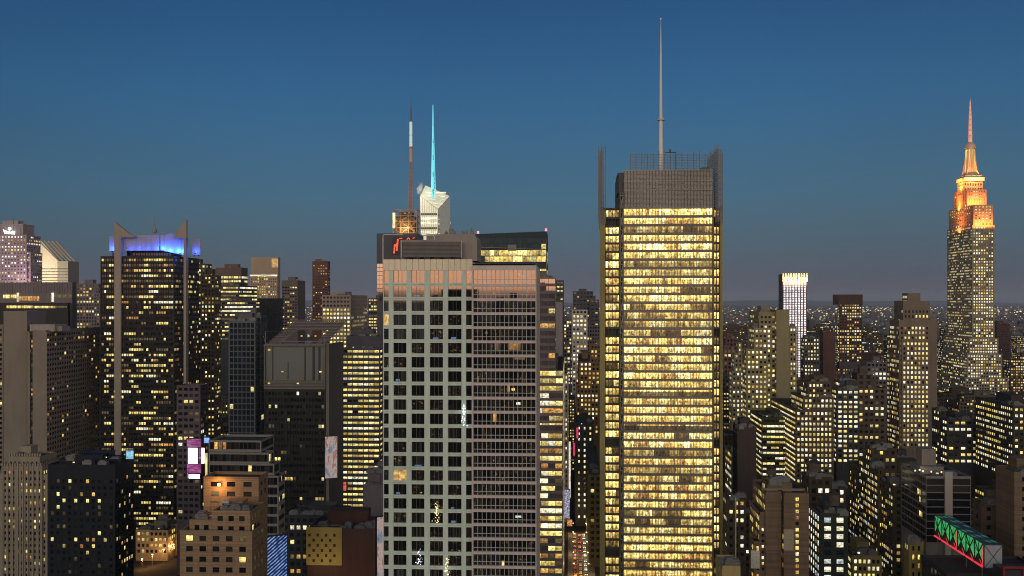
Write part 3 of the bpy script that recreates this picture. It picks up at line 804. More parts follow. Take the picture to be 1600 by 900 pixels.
# ------------------------------------------------------------------ bronze tower with blue-lit crown and concrete blades
def bronze_tower():
    D = 740
    wall = wallmat((.017,.014,.012), .55, .2, .15, True, .3)
    st = S(fh=3.9, bw=1.9, wf=.84, hf=.46, lit=.24, run=2.8, rowvar=.8, pal={'Y':8,'W':1,'O':2,'D':4}, top=2.0, mx=.6, r=.5, po=1.0, so=.3)
    root, ox, bx = tower('bronze_tower', 'dark bronze office tower with blue floodlit crown and a tall pale concrete blade', D,
        [(157, 272, 400, 0, 311, {'side_st': dict(lit=.15, run=1.2), 'clutter': 0}),
         (198, 268, 391, 8, None, {'L': 20, 'st': dict(lit=0), 'clutter': 0})], wall, st, yb=820, clutter=0, seed=4)
    X = lambda px, dd=0: V(px, D+dd)-ox
    Zp = lambda py, px=215, dd=0: Z(py, px, D+dd)
    conc = wallmat((.34,.27,.22), .7, .12, .1)
    panel = wallmat((.36,.31,.30), .6, .08, .1)
    b = MB(); b.box(X(180), X(190), -1.6, 3.0, 0, Zp(371)); 
    b.prism([(X(180),Zp(371)),(X(180),Zp(347)),(X(181.5),Zp(347.5)),(X(204),Zp(366)),(X(212),Zp(369.5)),(X(212),Zp(371))], 'y', -1.5, 1.2); b.build('concrete_blade', conc, root)
    b = MB(); b.box(X(287.5), X(291.2), -.8, 4.0, Zp(800), Zp(372))
    b.prism([(X(272),Zp(367)),(X(279),Zp(357)),(X(289.5),Zp(345)),(X(291),Zp(344)),(X(291),Zp(372)),(X(272),Zp(372))], 'y', .4, 2.6); b.build('concrete_blade', conc, root)
    def pan(a, e, y0, y1, dd, t=.6):
        m = MB(); m.box(X(a), X(e), dd, dd+t, Zp(y1), Zp(y0))
        for q in range(int((e-a)/8)): m.box(X(a+4+8*q)-.12, X(a+4+8*q)+.12, dd-.12, dd, Zp(y1), Zp(y0))
        m.build('crown_panel', panel, root)
    pan(168, 179.5, 368, 392, 3); pan(191, 246.5, 367, 391.5, 2.4); pan(248.5, 254, 367, 391, 2.6); pan(294, 307, 372, 398, 8); pan(281, 287, 368, 398, 5)
    m = MB(); n = 10
    for i in range(n):
        a0, a1 = i/n, (i+1)/n
        f = lambda t: (X(254+28*t), 3+5*t*t)
        (xa, ya), (xe, ye) = f(a0), f(a1); zt = lambda t: Zp(364+10*abs(t-.35)); zb = lambda t: Zp(392+6*t)
        m.quad([(xa,ya,zb(a0)),(xe,ye,zb(a1)),(xe,ye,zt(a1)),(xa,ya,zt(a0))]); m.quad([(xe,ye+.5,zb(a1)),(xa,ya+.5,zb(a0)),(xa,ya+.5,zt(a0)),(xe,ye+.5,zt(a1))])
        m.quad([(xa,ya,zt(a0)),(xe,ye,zt(a1)),(xe,ye+.5,zt(a1)),(xa,ya+.5,zt(a0))])
    m.build('crown_panel', panel, root)
    for px, y in ((173,3.2),(297,8.4),(304,8.4)):
        m = MB(); m.box(X(px)-.5, X(px)+.5, y, y+.6, Zp(400), Zp(391)); m.build('panel_post', DARK, root)
    b = MB(); b.cone((X(231),12), Zp(392), Zp(362), .9, .7, 8); b.cone((X(231),12), Zp(362), Zp(357), 1.7, 2.1, 10); b.cone((X(231),12), Zp(357), Zp(352), 1.6, .6, 10); b.cone((X(231),12), Zp(352), Zp(336), .35, .1, 6); b.build('antenna', wallmat((.30,.26,.24), .6, .1), root)
    lamp = plain('blue_lamp', (.02,.02,.05), .4, 0, (.1,.25,1.0), 3.0, 'NONE')
    for px, dd, e in ((174,1.2,3600),(187,1.0,1500),(203,1.0,700),(216,1.0,700),(229,1.0,700),(244,1.0,1500),(253.5,1.2,5000),(265,2.2,5500),(278,4.6,6500),(285,3.5,2500),(300.5,6.6,1400)):
        z = Zp(391.5 if px < 260 else 395)
        m = MB(); m.box(X(px)-.5, X(px)+.5, dd-.9, dd-.1, z-.6, z-.1); m.build('floodlight', DARK, root)
        point('crown_light', (X(px), dd-1.0, z+1.2), e*1.5, (.02,.11,1.0), .5, root)
    FOOT.append((X(157)+ox, X(311)+ox, D-3, D+60, 157, 312, 345, 820))
bronze_tower()

# ------------------------------------------------------------------ floodlit art-deco skyscraper
def artdeco():
    D = 1366
    wall = wallmat((.26,.22,.17), .75, .12, .08)
    st = S(fh=3.72, bw=3.3, wf=.6, hf=.54, lit=.78, run=2.2, rowvar=.35, pal={'Y':6,'W':5,'O':1,'D':2}, top=2.0, mx=1.2, r=.7, po=1.0, so=.5)
    side = dict(lit=.5, bw=3.6, run=1.7, wf=.6, hf=.48, rowvar=.6, pal={'Y':7,'W':2,'D':2})
    root, ox, bx = tower('skyscraper', 'floodlit art deco skyscraper with orange crown and needle spire at right', D,
        [(1519, 1554, 352, 0, 1480, {'side_st': side, 'yb': 545, 'clutter': 0}),
         (1521, 1551.5, 320, 2, 1482.5, {'st': dict(lit=.5, pal={'W':3,'Y':3}, bw=4.6, wf=.4, hf=.42, r=.3), 'side_st': dict(lit=.12, bw=8, wf=.3), 'yb': 352, 'clutter': 0}),
         (1511, 1541.5, 296, 27, 1490.5, {'st': dict(lit=.22, wf=.35, hf=.4, r=.3), 'side_st': dict(lit=.08, bw=8, wf=.3), 'yb': 321, 'clutter': 0}),
         (1505, 1536, 284, 38, 1496, {'st': dict(lit=0, fh=6), 'yb': 296, 'clutter': 0}),
         (1514, 1560, 528, -8, 1474, {'st': dict(lit=.7), 'side_st': side, 'yb': 600, 'clutter': 0}),
         (1511, 1566, 553, -16, 1470, {'st': dict(lit=.62), 'side_st': side, 'yb': 604, 'clutter': 0}),
         (1508, 1576, 590, -26, 1466, {'st': dict(lit=.3), 'side_st': dict(lit=.3, bw=4.2), 'yb': 612, 'clutter': 0})], wall, st, yb=545, clutter=0, seed=6)
    X = lambda px, dd=0: V(px, D+dd)-ox
    Zp = lambda py, px=1515, dd=45: Z(py, px, D+dd)
    cx, cy = X(1516, 45), 45
    stone = wallmat((.50,.42,.32), .6, .06, .1)
    b = MB()
    for h, y0, y1 in ((13.5,284,279),(11,279,275.5)):
        b.box(cx-h, cx+h, cy-h, cy+h, Zp(y0), Zp(y1))
    b.build('mast_base', stone, root)
    b = MB(); b.cone((cx,cy), Zp(275.5), Zp(232), 6.8, 5.6, 16); b.cone((cx,cy), Zp(232), Zp(226), 7.2, 6.6, 16); b.cone((cx,cy), Zp(226), Zp(222), 5.4, 3.2, 16)
    for k in range(4):
        a = math.pi/4+k*math.pi/2; w = .9; dx, dy = math.cos(a), math.sin(a)
        pts = [(12.5,275.5),(9.4,264),(7.4,250),(6.6,236),(3,236),(3,275.5)]
        fr_ = [Vector((cx+dx*r-dy*w, cy+dy*r+dx*w, Zp(p))) for r, p in pts]; bk = [Vector((cx+dx*r+dy*w, cy+dy*r-dx*w, Zp(p))) for r, p in pts]
        b.quad(fr_); b.quad(list(reversed(bk)))
        for i in range(len(pts)):
            j = (i+1) % len(pts); b.quad([fr_[i], bk[i], bk[j], fr_[j]])
    b.build('mooring_mast', stone, root)
    g = MB()
    for k in range(16):
        a = 2*math.pi*(k+.5)/16; w = .7
        dx, dy = math.cos(a), math.sin(a); r0, r1 = 6.78, 5.75
        g.quad([(cx+dx*r0-dy*w, cy+dy*r0+dx*w, Zp(270)), (cx+dx*r0+dy*w, cy+dy*r0-dx*w, Zp(270)), (cx+dx*r1+dy*w, cy+dy*r1-dx*w, Zp(234)), (cx+dx*r1-dy*w, cy+dy*r1+dx*w, Zp(234))])
    g.build('mast_windows', LIT['Y'], root)
    b = MB(); ys = [222,212,203,195,187,179,172,165,158]; rr = [2.6,2.4,2.2,2.0,1.8,1.5,1.1,.8,.5]
    for i in range(8):
        b.cone((cx,cy), Zp(ys[i])+.01, Zp(ys[i+1])-1.3, rr[i], rr[i]*.93, 10, 0); b.cone((cx,cy), Zp(ys[i+1])-1.3, Zp(ys[i+1]), rr[i]*1.25, rr[i]*1.25, 10, 1)
    b.cone((cx,cy), Zp(158), Zp(154), .3, .1, 6, 0)
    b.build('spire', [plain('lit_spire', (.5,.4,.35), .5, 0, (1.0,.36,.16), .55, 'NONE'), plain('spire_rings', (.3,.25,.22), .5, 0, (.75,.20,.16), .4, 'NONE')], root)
    OR = (1.0,.24,.035)
    # floodlights on the setbacks
    W1, W2 = X(1519), X(1554)
    zt = lambda py: Z(py, 1530, D)
    area('flood', ((W1+W2)/2, -6, zt(353)), ((W1+W2)/2, 6, zt(330)), 30000, OR, 28, 2, root)
    area('flood', (X(1527,20), 18, zt(315)), (X(1527,27), 30, zt(304)), 30000, OR, 26, 2, root)
    area('flood', (W1-8, 44, zt(354)), (W1+4, 44, zt(332)), 52000, OR, 2, 70, root)
    area('flood', (X(1511,27)-7, 52, zt(316)), (X(1511,27)+4, 52, zt(304)), 36000, OR, 2, 40, root)
    area('flood', (cx, cy-22, zt(284)), (cx, cy, zt(245)), 52000, (1.0,.30,.07), 14, 2, root)
    area('flood', (cx-19, cy, zt(287)), (cx, cy, zt(255)), 40000, OR, 2, 14, root)
artdeco()

# ------------------------------------------------------------------ crystal tower with cyan spire, steam
def crystal():
    D = 1060; ox, X, Zp = local(677, D)
    root = thing('crystal_tower', 'faceted glass tower with glowing pale crown and cyan lit spire', 'building', (ox, D, 0))
    FOOT.append((X(653)+ox, X(702)+ox, D, D+50, 653, 702, 165, 365))
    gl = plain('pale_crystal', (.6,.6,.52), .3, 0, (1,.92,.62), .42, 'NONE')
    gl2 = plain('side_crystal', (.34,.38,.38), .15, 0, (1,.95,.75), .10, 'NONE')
    b = MB()
    A = (X(656.5),0,Zp(420)); B = (X(684),0,Zp(420)); C_ = (X(701),26,Zp(420)); T1 = (X(656.5),0,Zp(306)); T2 = (X(684.5),0,Zp(327)); T3 = (X(699.5),20,Zp(303.5)); T4 = (X(663.5),6,Zp(288.5))
    low = lambda p, z=0: (p[0], p[1], z)
    b.quad([low(A),low(B),T2,T1], 0, [(0,0)]*4); b.quad([T1,T2,T3,T4], 0, [(0,0)]*4); b.quad([low(B),low(C_),T3,T2], 1, [(0,0)]*4)
    b.quad([low(A),T1,T4,(X(663.5),40,Zp(288.5)),(X(656.5),40,0)], 1, [(0,0)]*5)
    b.quad([low(C_),(X(701),60,0),(X(663.5),40,Zp(288.5)),T4,T3], 1, [(0,0)]*5)
    b.build('crystal_wall', [gl, gl2], root)
    for k, py in enumerate((300,306,312,318)):
        m = MB(); f = (py-288.5)/(327-288.5)
        xa, xe = X(664+f*6), X(699-f*10); y = 6+(20-6)*.4*(1-f)-4
        m.box(xa, xe, y-3, y-2.2, Zp(py+1.6), Zp(py-.4)); m.build('lit_band', LIT['W'], root)
    for k, (py, mat) in enumerate(((333,'D'),(340,'W'),(347,'W'),(355,'D'),(362,'W'))):
        m = MB(); m.quad([(X(657.5),-.5,Zp(py+3.2)),(X(683),-.5,Zp(py+3.2)),(X(683),-.5,Zp(py)),(X(657.5),-.5,Zp(py))]); m.build('lit_band', LIT[mat], root)
        m = MB(); nx, ny = 0.0, -.6
        m.quad([(X(685),.4,Zp(py+4)),(X(700),24.5,Zp(py+7)),(X(700),24.5,Zp(py+4.4)),(X(685),.4,Zp(py+1.2))]); m.build('lit_band', LIT['W' if mat == 'W' else 'D'], root)
    bars = MB()
    for i in range(9):
        t = i/8; bars.bar((X(656.5+28*t),-.7,Zp(365)), (X(656.5+28*t),-.7,Zp(306+21*t)), .35)
    for a, c in ((T1,T2),(T2,T3),(T1,T4),(T4,T3)): bars.bar((a[0],a[1]-.6,a[2]), (c[0],c[1]-.6,c[2]), .5)
    bars.bar((B[0],-.6,Zp(365)), (T2[0],-.6,T2[2]), .5)
    bars.build('mullions', wallmat((.5,.48,.4), .5, .05), root)
    cy = plain('cyan_spire', (.2,.5,.55), .4, 0, (.16,.80,.90), .80, 'NONE'); cd = plain('dim_cyan', (.1,.3,.35), .4, 0, (.06,.34,.42), .6, 'NONE')
    s = MB(); sx = X(676); yb, yt = 309.0, 163.0; n = 22; sy = 2.0
    for i in range(n):
        t0, t1 = i/n, (i+1)/n
        r0, r1 = 2.5*(1-t0)**1.0+.25, 2.5*(1-t1)+.25; z0, z1 = Zp(yb+(yt-yb)*t0), Zp(yb+(yt-yb)*t1)
        pts0 = [(sx+r0*math.cos(a), sy+r0*math.sin(a), z0) for a in (.3,2.4,4.5)]; pts1 = [(sx+r1*math.cos(a), sy+r1*math.sin(a), z1) for a in (.3,2.4,4.5)]
        for k in range(3):
            s.bar(pts0[k], pts1[k], max(.22, r0*.34), 0); s.bar(pts0[k], pts1[(k+1)%3], max(.15, r0*.22), 0)
        s.tube((sx,sy,z0), (sx,sy,z1), r0*.55, r1*.55, 6, 1 if i % 4 == 1 else 0)
    s.build('spire', [cy, cd], root)
    point('steam_fill_light', (X(655), -16, Zp(303)), 9000, (1,.88,.66), 1.5, root)  # added lamp to light the steam, stands in for the crown's glow
    # steam drifting from the roof
    m, t, p = newmat('steam'); t.nodes.remove(p); out = t.nodes['Material Output']
    v = nd(t, 'ShaderNodeVolumePrincipled'); co = nd(t, 'ShaderNodeTexCoord')
    n = nd(t, 'ShaderNodeTexNoise'); n.inputs['Scale'].default_value = .16; n.inputs['Detail'].default_value = 4; t.links.new(co.outputs['Object'], n.inputs[0])
    ln = nd(t, 'ShaderNodeVectorMath', operation='LENGTH'); mp = nd(t, 'ShaderNodeMapping'); mp.inputs['Scale'].default_value = (1/7.5,1/6,1/12); t.links.new(co.outputs['Object'], mp.inputs[0]); t.links.new(mp.outputs[0], ln.inputs[0])
    fo = nd(t, 'ShaderNodeMapRange'); fo.inputs[1].default_value = 1; fo.inputs[2].default_value = .1; fo.inputs[3].default_value = -.35; fo.inputs[4].default_value = .12; t.links.new(ln.outputs['Value'], fo.inputs[0])
    a = nd(t, 'ShaderNodeMath', operation='ADD'); t.links.new(n.outputs[0], a.inputs[0]); t.links.new(fo.outputs[0], a.inputs[1])
    d = nd(t, 'ShaderNodeMapRange'); d.inputs[1].default_value = .44; d.inputs[2].default_value = .7; d.inputs[3].default_value = 0; d.inputs[4].default_value = .40; t.links.new(a.outputs[0], d.inputs[0])
    t.links.new(d.outputs[0], v.inputs['Density']); v.inputs['Color'].default_value = (.99,.96,.93,1); t.links.new(v.outputs[0], out.inputs['Volume'])
    b = MB(); nr, ns = 8, 14
    for i in range(nr):
        for j in range(ns):
            P = lambda i, j: (7.4*math.sin(math.pi*i/nr)*math.cos(2*math.pi*j/ns), 5.9*math.sin(math.pi*i/nr)*math.sin(2*math.pi*j/ns), -11.8*math.cos(math.pi*i/nr))
            b.quad([P(i,j), P(i,j+1), P(i+1,j+1), P(i+1,j)])
    me = b.build('steam_plume', m, None, (V(657, D-8), D-8, Z(292, 657, D-8)))
    me.data.validate()
    tag(me, 'wisp of pale steam drifting beside the lit crystal crown', 'steam', kind='stuff')
crystal()

# ------------------------------------------------------------------ tower with lattice crown and tall broadcast mast
def lattice_tower():
    D = 930; ox, X, Zp = local(632, D)
    root = thing('lattice_tower', 'dark tower topped by a square steel lattice and tall red brown broadcast mast', 'building', (ox, D, 0))
    FOOT.append((X(588)+ox, X(662)+ox, D, D+40, 588, 662, 147, 412))
    body = wallmat((.05,.05,.058), .4, .15, .1); rg = glassmat('reflecting_glass', (.03,.028,.03), .03, 3.2)
    b = MB(); b.box(X(588.5), X(652), 0, 40, Zp(412), Zp(364.5)); b.box(X(588.5)+.2, X(661), .6, 40, 0, Zp(412.1)); b.build('wall', body, root)
    b = MB()
    for k in range(9):
        for a, e in ((589,593),(593.3,597.5),(597.8,602)): b.quad([(X(a),.5,Zp(470-k*6.6)),(X(e),.5,Zp(470-k*6.6)),(X(e),.5,Zp(464.2-k*6.6)),(X(a),.5,Zp(464.2-k*6.6))])
    b.build('glass_bay', rg, root)
    st = wallmat((.42,.27,.18), .5, .15, .3); red = wallmat((.50,.30,.22), .6, .3, 1.0)
    b = MB()
    x0, x1, y0, y1, z0, z1 = X(613), X(650), 4, 26, Zp(364.4), Zp(327)
    lv = [z0+(z1-z0)*i/4 for i in range(5)]
    for y in (y0, y1):
        for x in (x0, x0+(x1-x0)*.33, x0+(x1-x0)*.66, x1): b.bar((x,y,z0), (x,y,z1), .55)
        for z in lv: b.bar((x0,y,z), (x1,y,z), .5)
        for i in range(4):
            for j in range(3):
                xa, xb = x0+(x1-x0)*j/3, x0+(x1-x0)*(j+1)/3
                b.bar((xa,y,lv[i]), (xb,y,lv[i+1]), .32) if (i+j) % 2 else b.bar((xb,y,lv[i]), (xa,y,lv[i+1]), .32)
    for x in (x0, x1):
        for z in lv: b.bar((x,y0,z), (x,y1,z), .5)
        for i in range(4): b.bar((x,y0,lv[i]), (x,y1,lv[i+1]), .35)
    b.build('lattice_crown', st, root)
    b = MB(); b.box(x0+2, x1-2, y0+3, y1-3, z0, z0+(z1-z0)*.72); b.box(x0+5, x1-5, y0+5, y1-5, z0, z0+(z1-z0)*.92); b.build('crown_plant', wallmat((.16,.12,.09), .7, .2), root)
    gl = MB(); rng = random.Random(9)
    for i in range(34):
        x, z = rng.uniform(x0+.5, x1-.5), rng.uniform(z0, z1-2); q = rng.uniform(.35,.8); gl.quad([(x-q,y0-.8,z-q*.8),(x+q,y0-.8,z-q*.8),(x+q,y0-.8,z+q*.8),(x-q,y0-.8,z+q*.8)])
    gl.build('crown_lamps', LIT['O'], root)
    gl = MB(); gl.box(X(612.5), X(616.5), 3.2, 3.5, Zp(356), Zp(332)); gl.build('lit_panel', LIT['Y'], root)
    point('crown_light', ((x0+x1)/2, 0, z0+4), 9000, (1,.6,.25), 1, root)
    point('crown_light', (x0+3, 15, z0+15), 6000, (1,.6,.25), 1, root)
    # mast
    cx, cy = X(638), 15
    b = MB(); n = 12; ra, rb_ = 2.1, 1.1
    for i in range(n):
        t0, t1 = i/n, (i+1)/n; r0, r1 = ra+(rb_-ra)*t0, ra+(rb_-ra)*t1
        zz0, zz1 = Zp(330+(250-330)*t0), Zp(330+(250-330)*t1)
        p0 = [(cx+sx*r0, cy+sy*r0, zz0) for sx, sy in ((-1,-1),(1,-1),(1,1),(-1,1))]; p1 = [(cx+sx*r1, cy+sy*r1, zz1) for sx, sy in ((-1,-1),(1,-1),(1,1),(-1,1))]
        for k in range(4):
            b.bar(p0[k], p1[k], .34); b.bar(p0[k], p1[(k+1)%4], .16); b.bar(p0[(k+1)%4], p1[k], .16); b.bar(p0[k], p0[(k+1)%4], .3)
    b.tube((cx,cy,Zp(330)), (cx,cy,Zp(250)), .5, .45, 8)
    mast = b.build('broadcast_mast', red, root)
    b = MB(); b.cone((cx,cy), Zp(250), Zp(227), 1.6, 1.5, 10); b.cone((cx,cy), Zp(227), Zp(225.5), 2.3, 2.3, 10); b.build('antenna_sleeve', wallmat((.70,.45,.30), .6, .08), mast)
    b = MB(); b.cone((cx,cy), Zp(225.4), Zp(208), 1.4, 1.35, 10); b.cone((cx,cy), Zp(206.5), Zp(186), 1.4, 1.3, 10); b.cone((cx,cy), Zp(208), Zp(206.5), .8, .8, 8); b.build('antenna_sleeve', plain('glowing_radome', (.85,.9,.86), .5, 0, (.8,1,.9), .3, 'NONE'), mast)  # brightness of the pale sleeve put into its material as a faint glow
    b = MB(); b.cone((cx,cy), Zp(186), Zp(165), .75, .55, 8); b.cone((cx,cy), Zp(165), Zp(146), .45, .22, 6)
    for py in (182,176,170): b.bar((cx-1.4,cy,Zp(py)), (cx+1.4,cy,Zp(py)), .2)
    b.build('needle', STEEL, mast)
    # glowing red sign on the body, turned edge on
    nr_ = plain('red_neon', (.4,.03,.02), .4, 0, (1.0,.09,.03), 1.1, 'NONE')
    def stroke(b, pts, w):
        for p_, q_ in zip(pts[:-1], pts[1:]): b.bar((X(p_[0]),-1.2,Zp(p_[1])), (X(q_[0]),-1.2,Zp(q_[1])), w)
    b = MB(); stroke(b, [(616.2,396),(617.3,382)], 1.6); stroke(b, [(620.3,392),(622.2,373.5)], 1.6); stroke(b, [(617.4,385),(620.8,381)], 1.5); stroke(b, [(624,373),(629,372.2)], .9)
    stroke(b, [(636,374.5),(638.5,371.5),(641,374.5)], .9); stroke(b, [(645,372.5),(648.5,371.6)], .9); b.build('neon_sign', nr_, root)
    b = MB(); b.box(X(613), X(651), -1.0, -.6, Zp(398), Zp(370)); b.build('sign_board', DARK, root)
lattice_tower()

# ------------------------------------------------------------------ dark teal tower behind the apartment tower
def teal_tower():
    D = 640
    wall = wallmat((.012,.034,.044), .5, .1, .1, True, .3)
    tl = glassmat('teal_glass', (.008,.030,.040), .3, 1.3)
    st = S(fh=3.9, bw=3.0, wf=.96, hf=.86, lit=.03, top=.8, mx=.3, r=.3, po=.8, so=.6, glass=tl, run=4, pal={'Y':1},
           litrows=lambda k, p: .93 if k in (2,3) else (.6 if k in (5,6) else .02))
    root, ox, bx = tower('teal_tower', 'dark teal glass tower with slanted top and bright floors above the banded terrace', D,
        [(742, 854, 369.5, 0, None, {'L': 40, 'clutter': 0})], wall, st, yb=470, clutter=0, seed=9)
    X = lambda px, dd=0: V(px, D+dd)-ox
    Zp = lambda py, px=798, dd=0: Z(py, px, D+dd)
    b = MB(); b.prism([(X(742),Zp(369.4)),(X(854),Zp(369.4)),(X(854),Zp(361.5)),(X(742.5),Zp(365.5))], 'y', .5, 38); b.build('slanted_crown', wall, root)
    bl = plain('red_beacon', (.3,.1,.1), .4, 0, (1,.35,.4), 1.4, 'NONE')
    for px, py in ((746.5,364.5),(853,361)):
        b = MB(); b.cone((X(px),2), Zp(py), Zp(py)+1.6, .7, .7, 8); b.build('beacon', bl, root)
    b = MB()
    b.bar((X(742),-2,Zp(386)), (X(845),-2,Zp(390)), .4); b.bar((X(845),-2,Zp(390)), (X(838),-2,Zp(404)), .35)
    for px in (760,790,820): b.bar((X(px),-2,Zp(387.5)), (X(px),.2,Zp(388)), .3)
    b.box(X(793.5), X(807), -1.5, .1, Zp(392), Zp(382.5)); b.build('canopy', wallmat((.26,.25,.18), .6, .1), root)
teal_tower()

# ------------------------------------------------------------------ slant-roofed white tower far left
def slant_tower():
    D = 1900; ox, X, Zp = local(80, D)
    root = thing('slant_tower', 'white tower with a steep slanted roof, floodlit beige, above the round restaurant drum', 'building', (ox, D, 0))
    FOOT.append((X(55)+ox, X(108)+ox, D, D+60, 55, 110, 374, 442))
    wh = wallmat((.62,.55,.44), .7, .05, .05); gy = wallmat((.30,.28,.24), .7, .1, .05)
    b = MB()
    b.prism([(X(56),0),(X(90),0),(X(90),Zp(407)),(X(60),Zp(377)),(X(56),Zp(377))], 'y', 0, 45)
    b.build('wall', wh, root)
    # the sloping face in ridges
    m = MB()
    for k in range(5):
        y0, y1 = 3+k*9, 9+k*9
        off = 3.5*(k+1)
        m.prism([(X(58+k*2.6),Zp(377)),(X(62+k*2.6),Zp(375)),(X(91+k*2.8),Zp(407)),(X(90+k*2.8),Zp(408.5))], 'y', y0, y1)
    m.build('slanted_roof', wh, root)
    b = MB(); b.box(X(90)+.2, X(106), 1, 44, 0, Zp(408)); b.build('side_wall', gy, root)
    b = MB()
    for py in (420,424.5,429,433.5,438): b.box(X(56)-.2, X(106)+.2, -.4, 0, Zp(py+.8), Zp(py-.6))
    b.build('window_bands', wallmat((.12,.11,.10), .5), root)
    area('flood', (X(70), -70, Zp(440)), (X(72), 0, Zp(395)), 100000, (1,.82,.55), 40, 6, root)
slant_tower()

# ------------------------------------------------------------------ pink-lit tower with an emblem, far left
def emblem_tower():
    D = 1100
    wall = wallmat((.40,.33,.34), .7, .1, .06)
    st = S(fh=3.6, bw=3.6, wf=.5, hf=.45, lit=.45, run=2.2, pal={'Y':3,'P':4,'O':1,'D':4}, r=.5, so=.6)
    root, ox, bx = tower('emblem_tower', 'pinkish stone tower with a glowing white emblem under its roof at the left edge', D,
        [(-14, 41.5, 367, 0, None, {'L': 30, 'clutter': 0}), (-12, 36, 350, 3, None, {'L': 24, 'st': dict(lit=0, fh=30), 'clutter': 1, 'yb': 368}), (30, 47.8, 394, 4, None, {'L': 25, 'clutter': 0})], wall, st, yb=442, clutter=1, seed=12)
    X = lambda px, dd=0: V(px, D+dd)-ox
    Zp = lambda py, px=20, dd=0: Z(py, px, D+dd)
    em = plain('white_emblem', (.8,.8,.8), .4, 0, (1,.95,.97), 1.4, 'NONE')
    b = MB()
    b.prism([(X(5),Zp(358)),(X(7.5),Zp(365)),(X(23.5),Zp(366.5)),(X(24),Zp(361)),(X(20),Zp(360.5)),(X(18),Zp(362.5)),(X(13),Zp(361)),(X(9),Zp(360))], 'y', -.8, -.2)
    b.tube((X(15.5),-.9,Zp(357.5)), (X(15.5),-.3,Zp(357.5)), 1.9, 1.9, 12); b.build('emblem', em, root)
    b = MB(); b.tube((X(12),12,Zp(350)), (X(12),12,Zp(338)), .5, .15, 6); b.build('antenna', STEEL, root)
    area('flood', (X(44), -20, Zp(450)), (X(36), 0, Zp(405)), 9000, (1,.6,.85), 16, 6, root)
emblem_tower()

# ------------------------------------------------------------------ hotel slabs with balcony grid, and the round drum behind
def hotel():
    D = 700
    tan = wallmat((.25,.20,.16), .8, .12, .06, True, .2)
    st = S(fh=3.5, bw=3.5, wf=.72, hf=.52, lit=.09, run=1, pal={'O':3,'Y':4,'D':3}, top=2.5, mx=.4, r=.8)
    root, ox, bx = tower('hotel_slab', 'tan concrete hotel slab with blank end wall and a long grid of dark balconies', D,
        [(51, 73, 516, 0, 156, {'blank': True, 'clutter': 0}), (42.5, 46.5, 518, .6, None, {'blank': True, 'L': 30, 'clutter': 0}),
         (5.5, 42, 486, 4, None, {'blank': True, 'sideblank': True, 'L': 26, 'clutter': 0}), (-30, 5, 508, 9, None, {'L': 24, 'clutter': 0})], tan, st, yb=720, clutter=0, seed=14)
    X = lambda px, dd=0: V(px, D+dd)-ox
    Zp = lambda py, px=60, dd=0: Z(py, px, D+dd)
    b = MB(); b.box(X(46.6), X(50.9), 1.5, 3, Zp(740), Zp(520)); b.build('recess', DARK, root)
    rng = random.Random(2)
    for k in range(38):
        pane('window', LIT['O'] if rng.random() < .14 else LIT['D'] if rng.random() < .3 else GLASS, root, (X(48.7), 1.46, Zp(526)-k*3.4), 1.5, 1.9)
    b = MB(); b.box(X(43), X(82), 3, 20, Zp(516)-.9, Zp(507)); b.box(X(70), X(90), 6, 18, Zp(516)-.9, Zp(510)); b.build('roof_plant', wallmat((.34,.29,.25), .8), root)
    D2 = 790; ox2, X2, Z2 = local(60, D2)
    r2 = thing('restaurant_drum', 'wide dark rooftop block with a lit restaurant strip under a grey flat crown', 'building', (ox2, D2, 0))
    FOOT.append((X2(-20)+ox2, X2(118)+ox2, D2, D2+50, -20, 120, 440, 512))
    grey = wallmat((.20,.16,.16), .8, .15, .1); dk = wallmat((.03,.027,.025), .6, .2, .1)
    b = MB(); b.box(X2(-30), X2(111), 2, 9, Z2(474), Z2(441)); b.box(X2(-30), X2(111.5), 0, 9, 0, Z2(474.2))
    for i in range(34): b.box(X2(-28+i*4.1)-.2, X2(-28+i*4.1)+.2, 1.7, 2, Z2(458), Z2(441.5))
    b.build('crown', grey, r2)
    b = MB(); b.box(X2(-30), X2(110), -4, 0, Z2(512), Z2(473)); 
    for py in (491, 500): b.box(X2(-30), X2(110), -4.4, -4, Z2(py+.8), Z2(py-.8))
    b.build('drum', dk, r2)
    def strip(a, e, y0, y1, y, mat, nm='lit_strip', st_=2.6):
        m = MB(); px = a
        rg = random.Random(int(a*7))
        while px < e:
            w = min(rg.uniform(.6,1.4)*st_, e-px); m.quad([(X2(px),y,Z2(y1)),(X2(px+w*.92),y,Z2(y1)),(X2(px+w*.92),y,Z2(y0)),(X2(px),y,Z2(y0))]); px += w
        m.build(nm, mat, r2)
    strip(3, 24, 460.5, 466, 1.6, LIT['Y']); strip(82, 110.5, 460.5, 465.5, 1.6, LIT['D']); strip(15, 56, 477.5, 481.5, -4.5, LIT['Y']); strip(57, 91, 478, 481.5, -4.5, LIT['Y'], st_=3.4); strip(92, 109, 478, 481, -4.5, LIT['D']); strip(28, 60, 463, 470, 1.6, LIT['O'], st_=6)
    for px in (26.5, 81):
        b = MB(); b.box(X2(px-1.3), X2(px+1.3), .9, 1.7, Z2(471.5), Z2(457.5)); b.build('lit_pylon', LIT['W'], r2)
hotel()

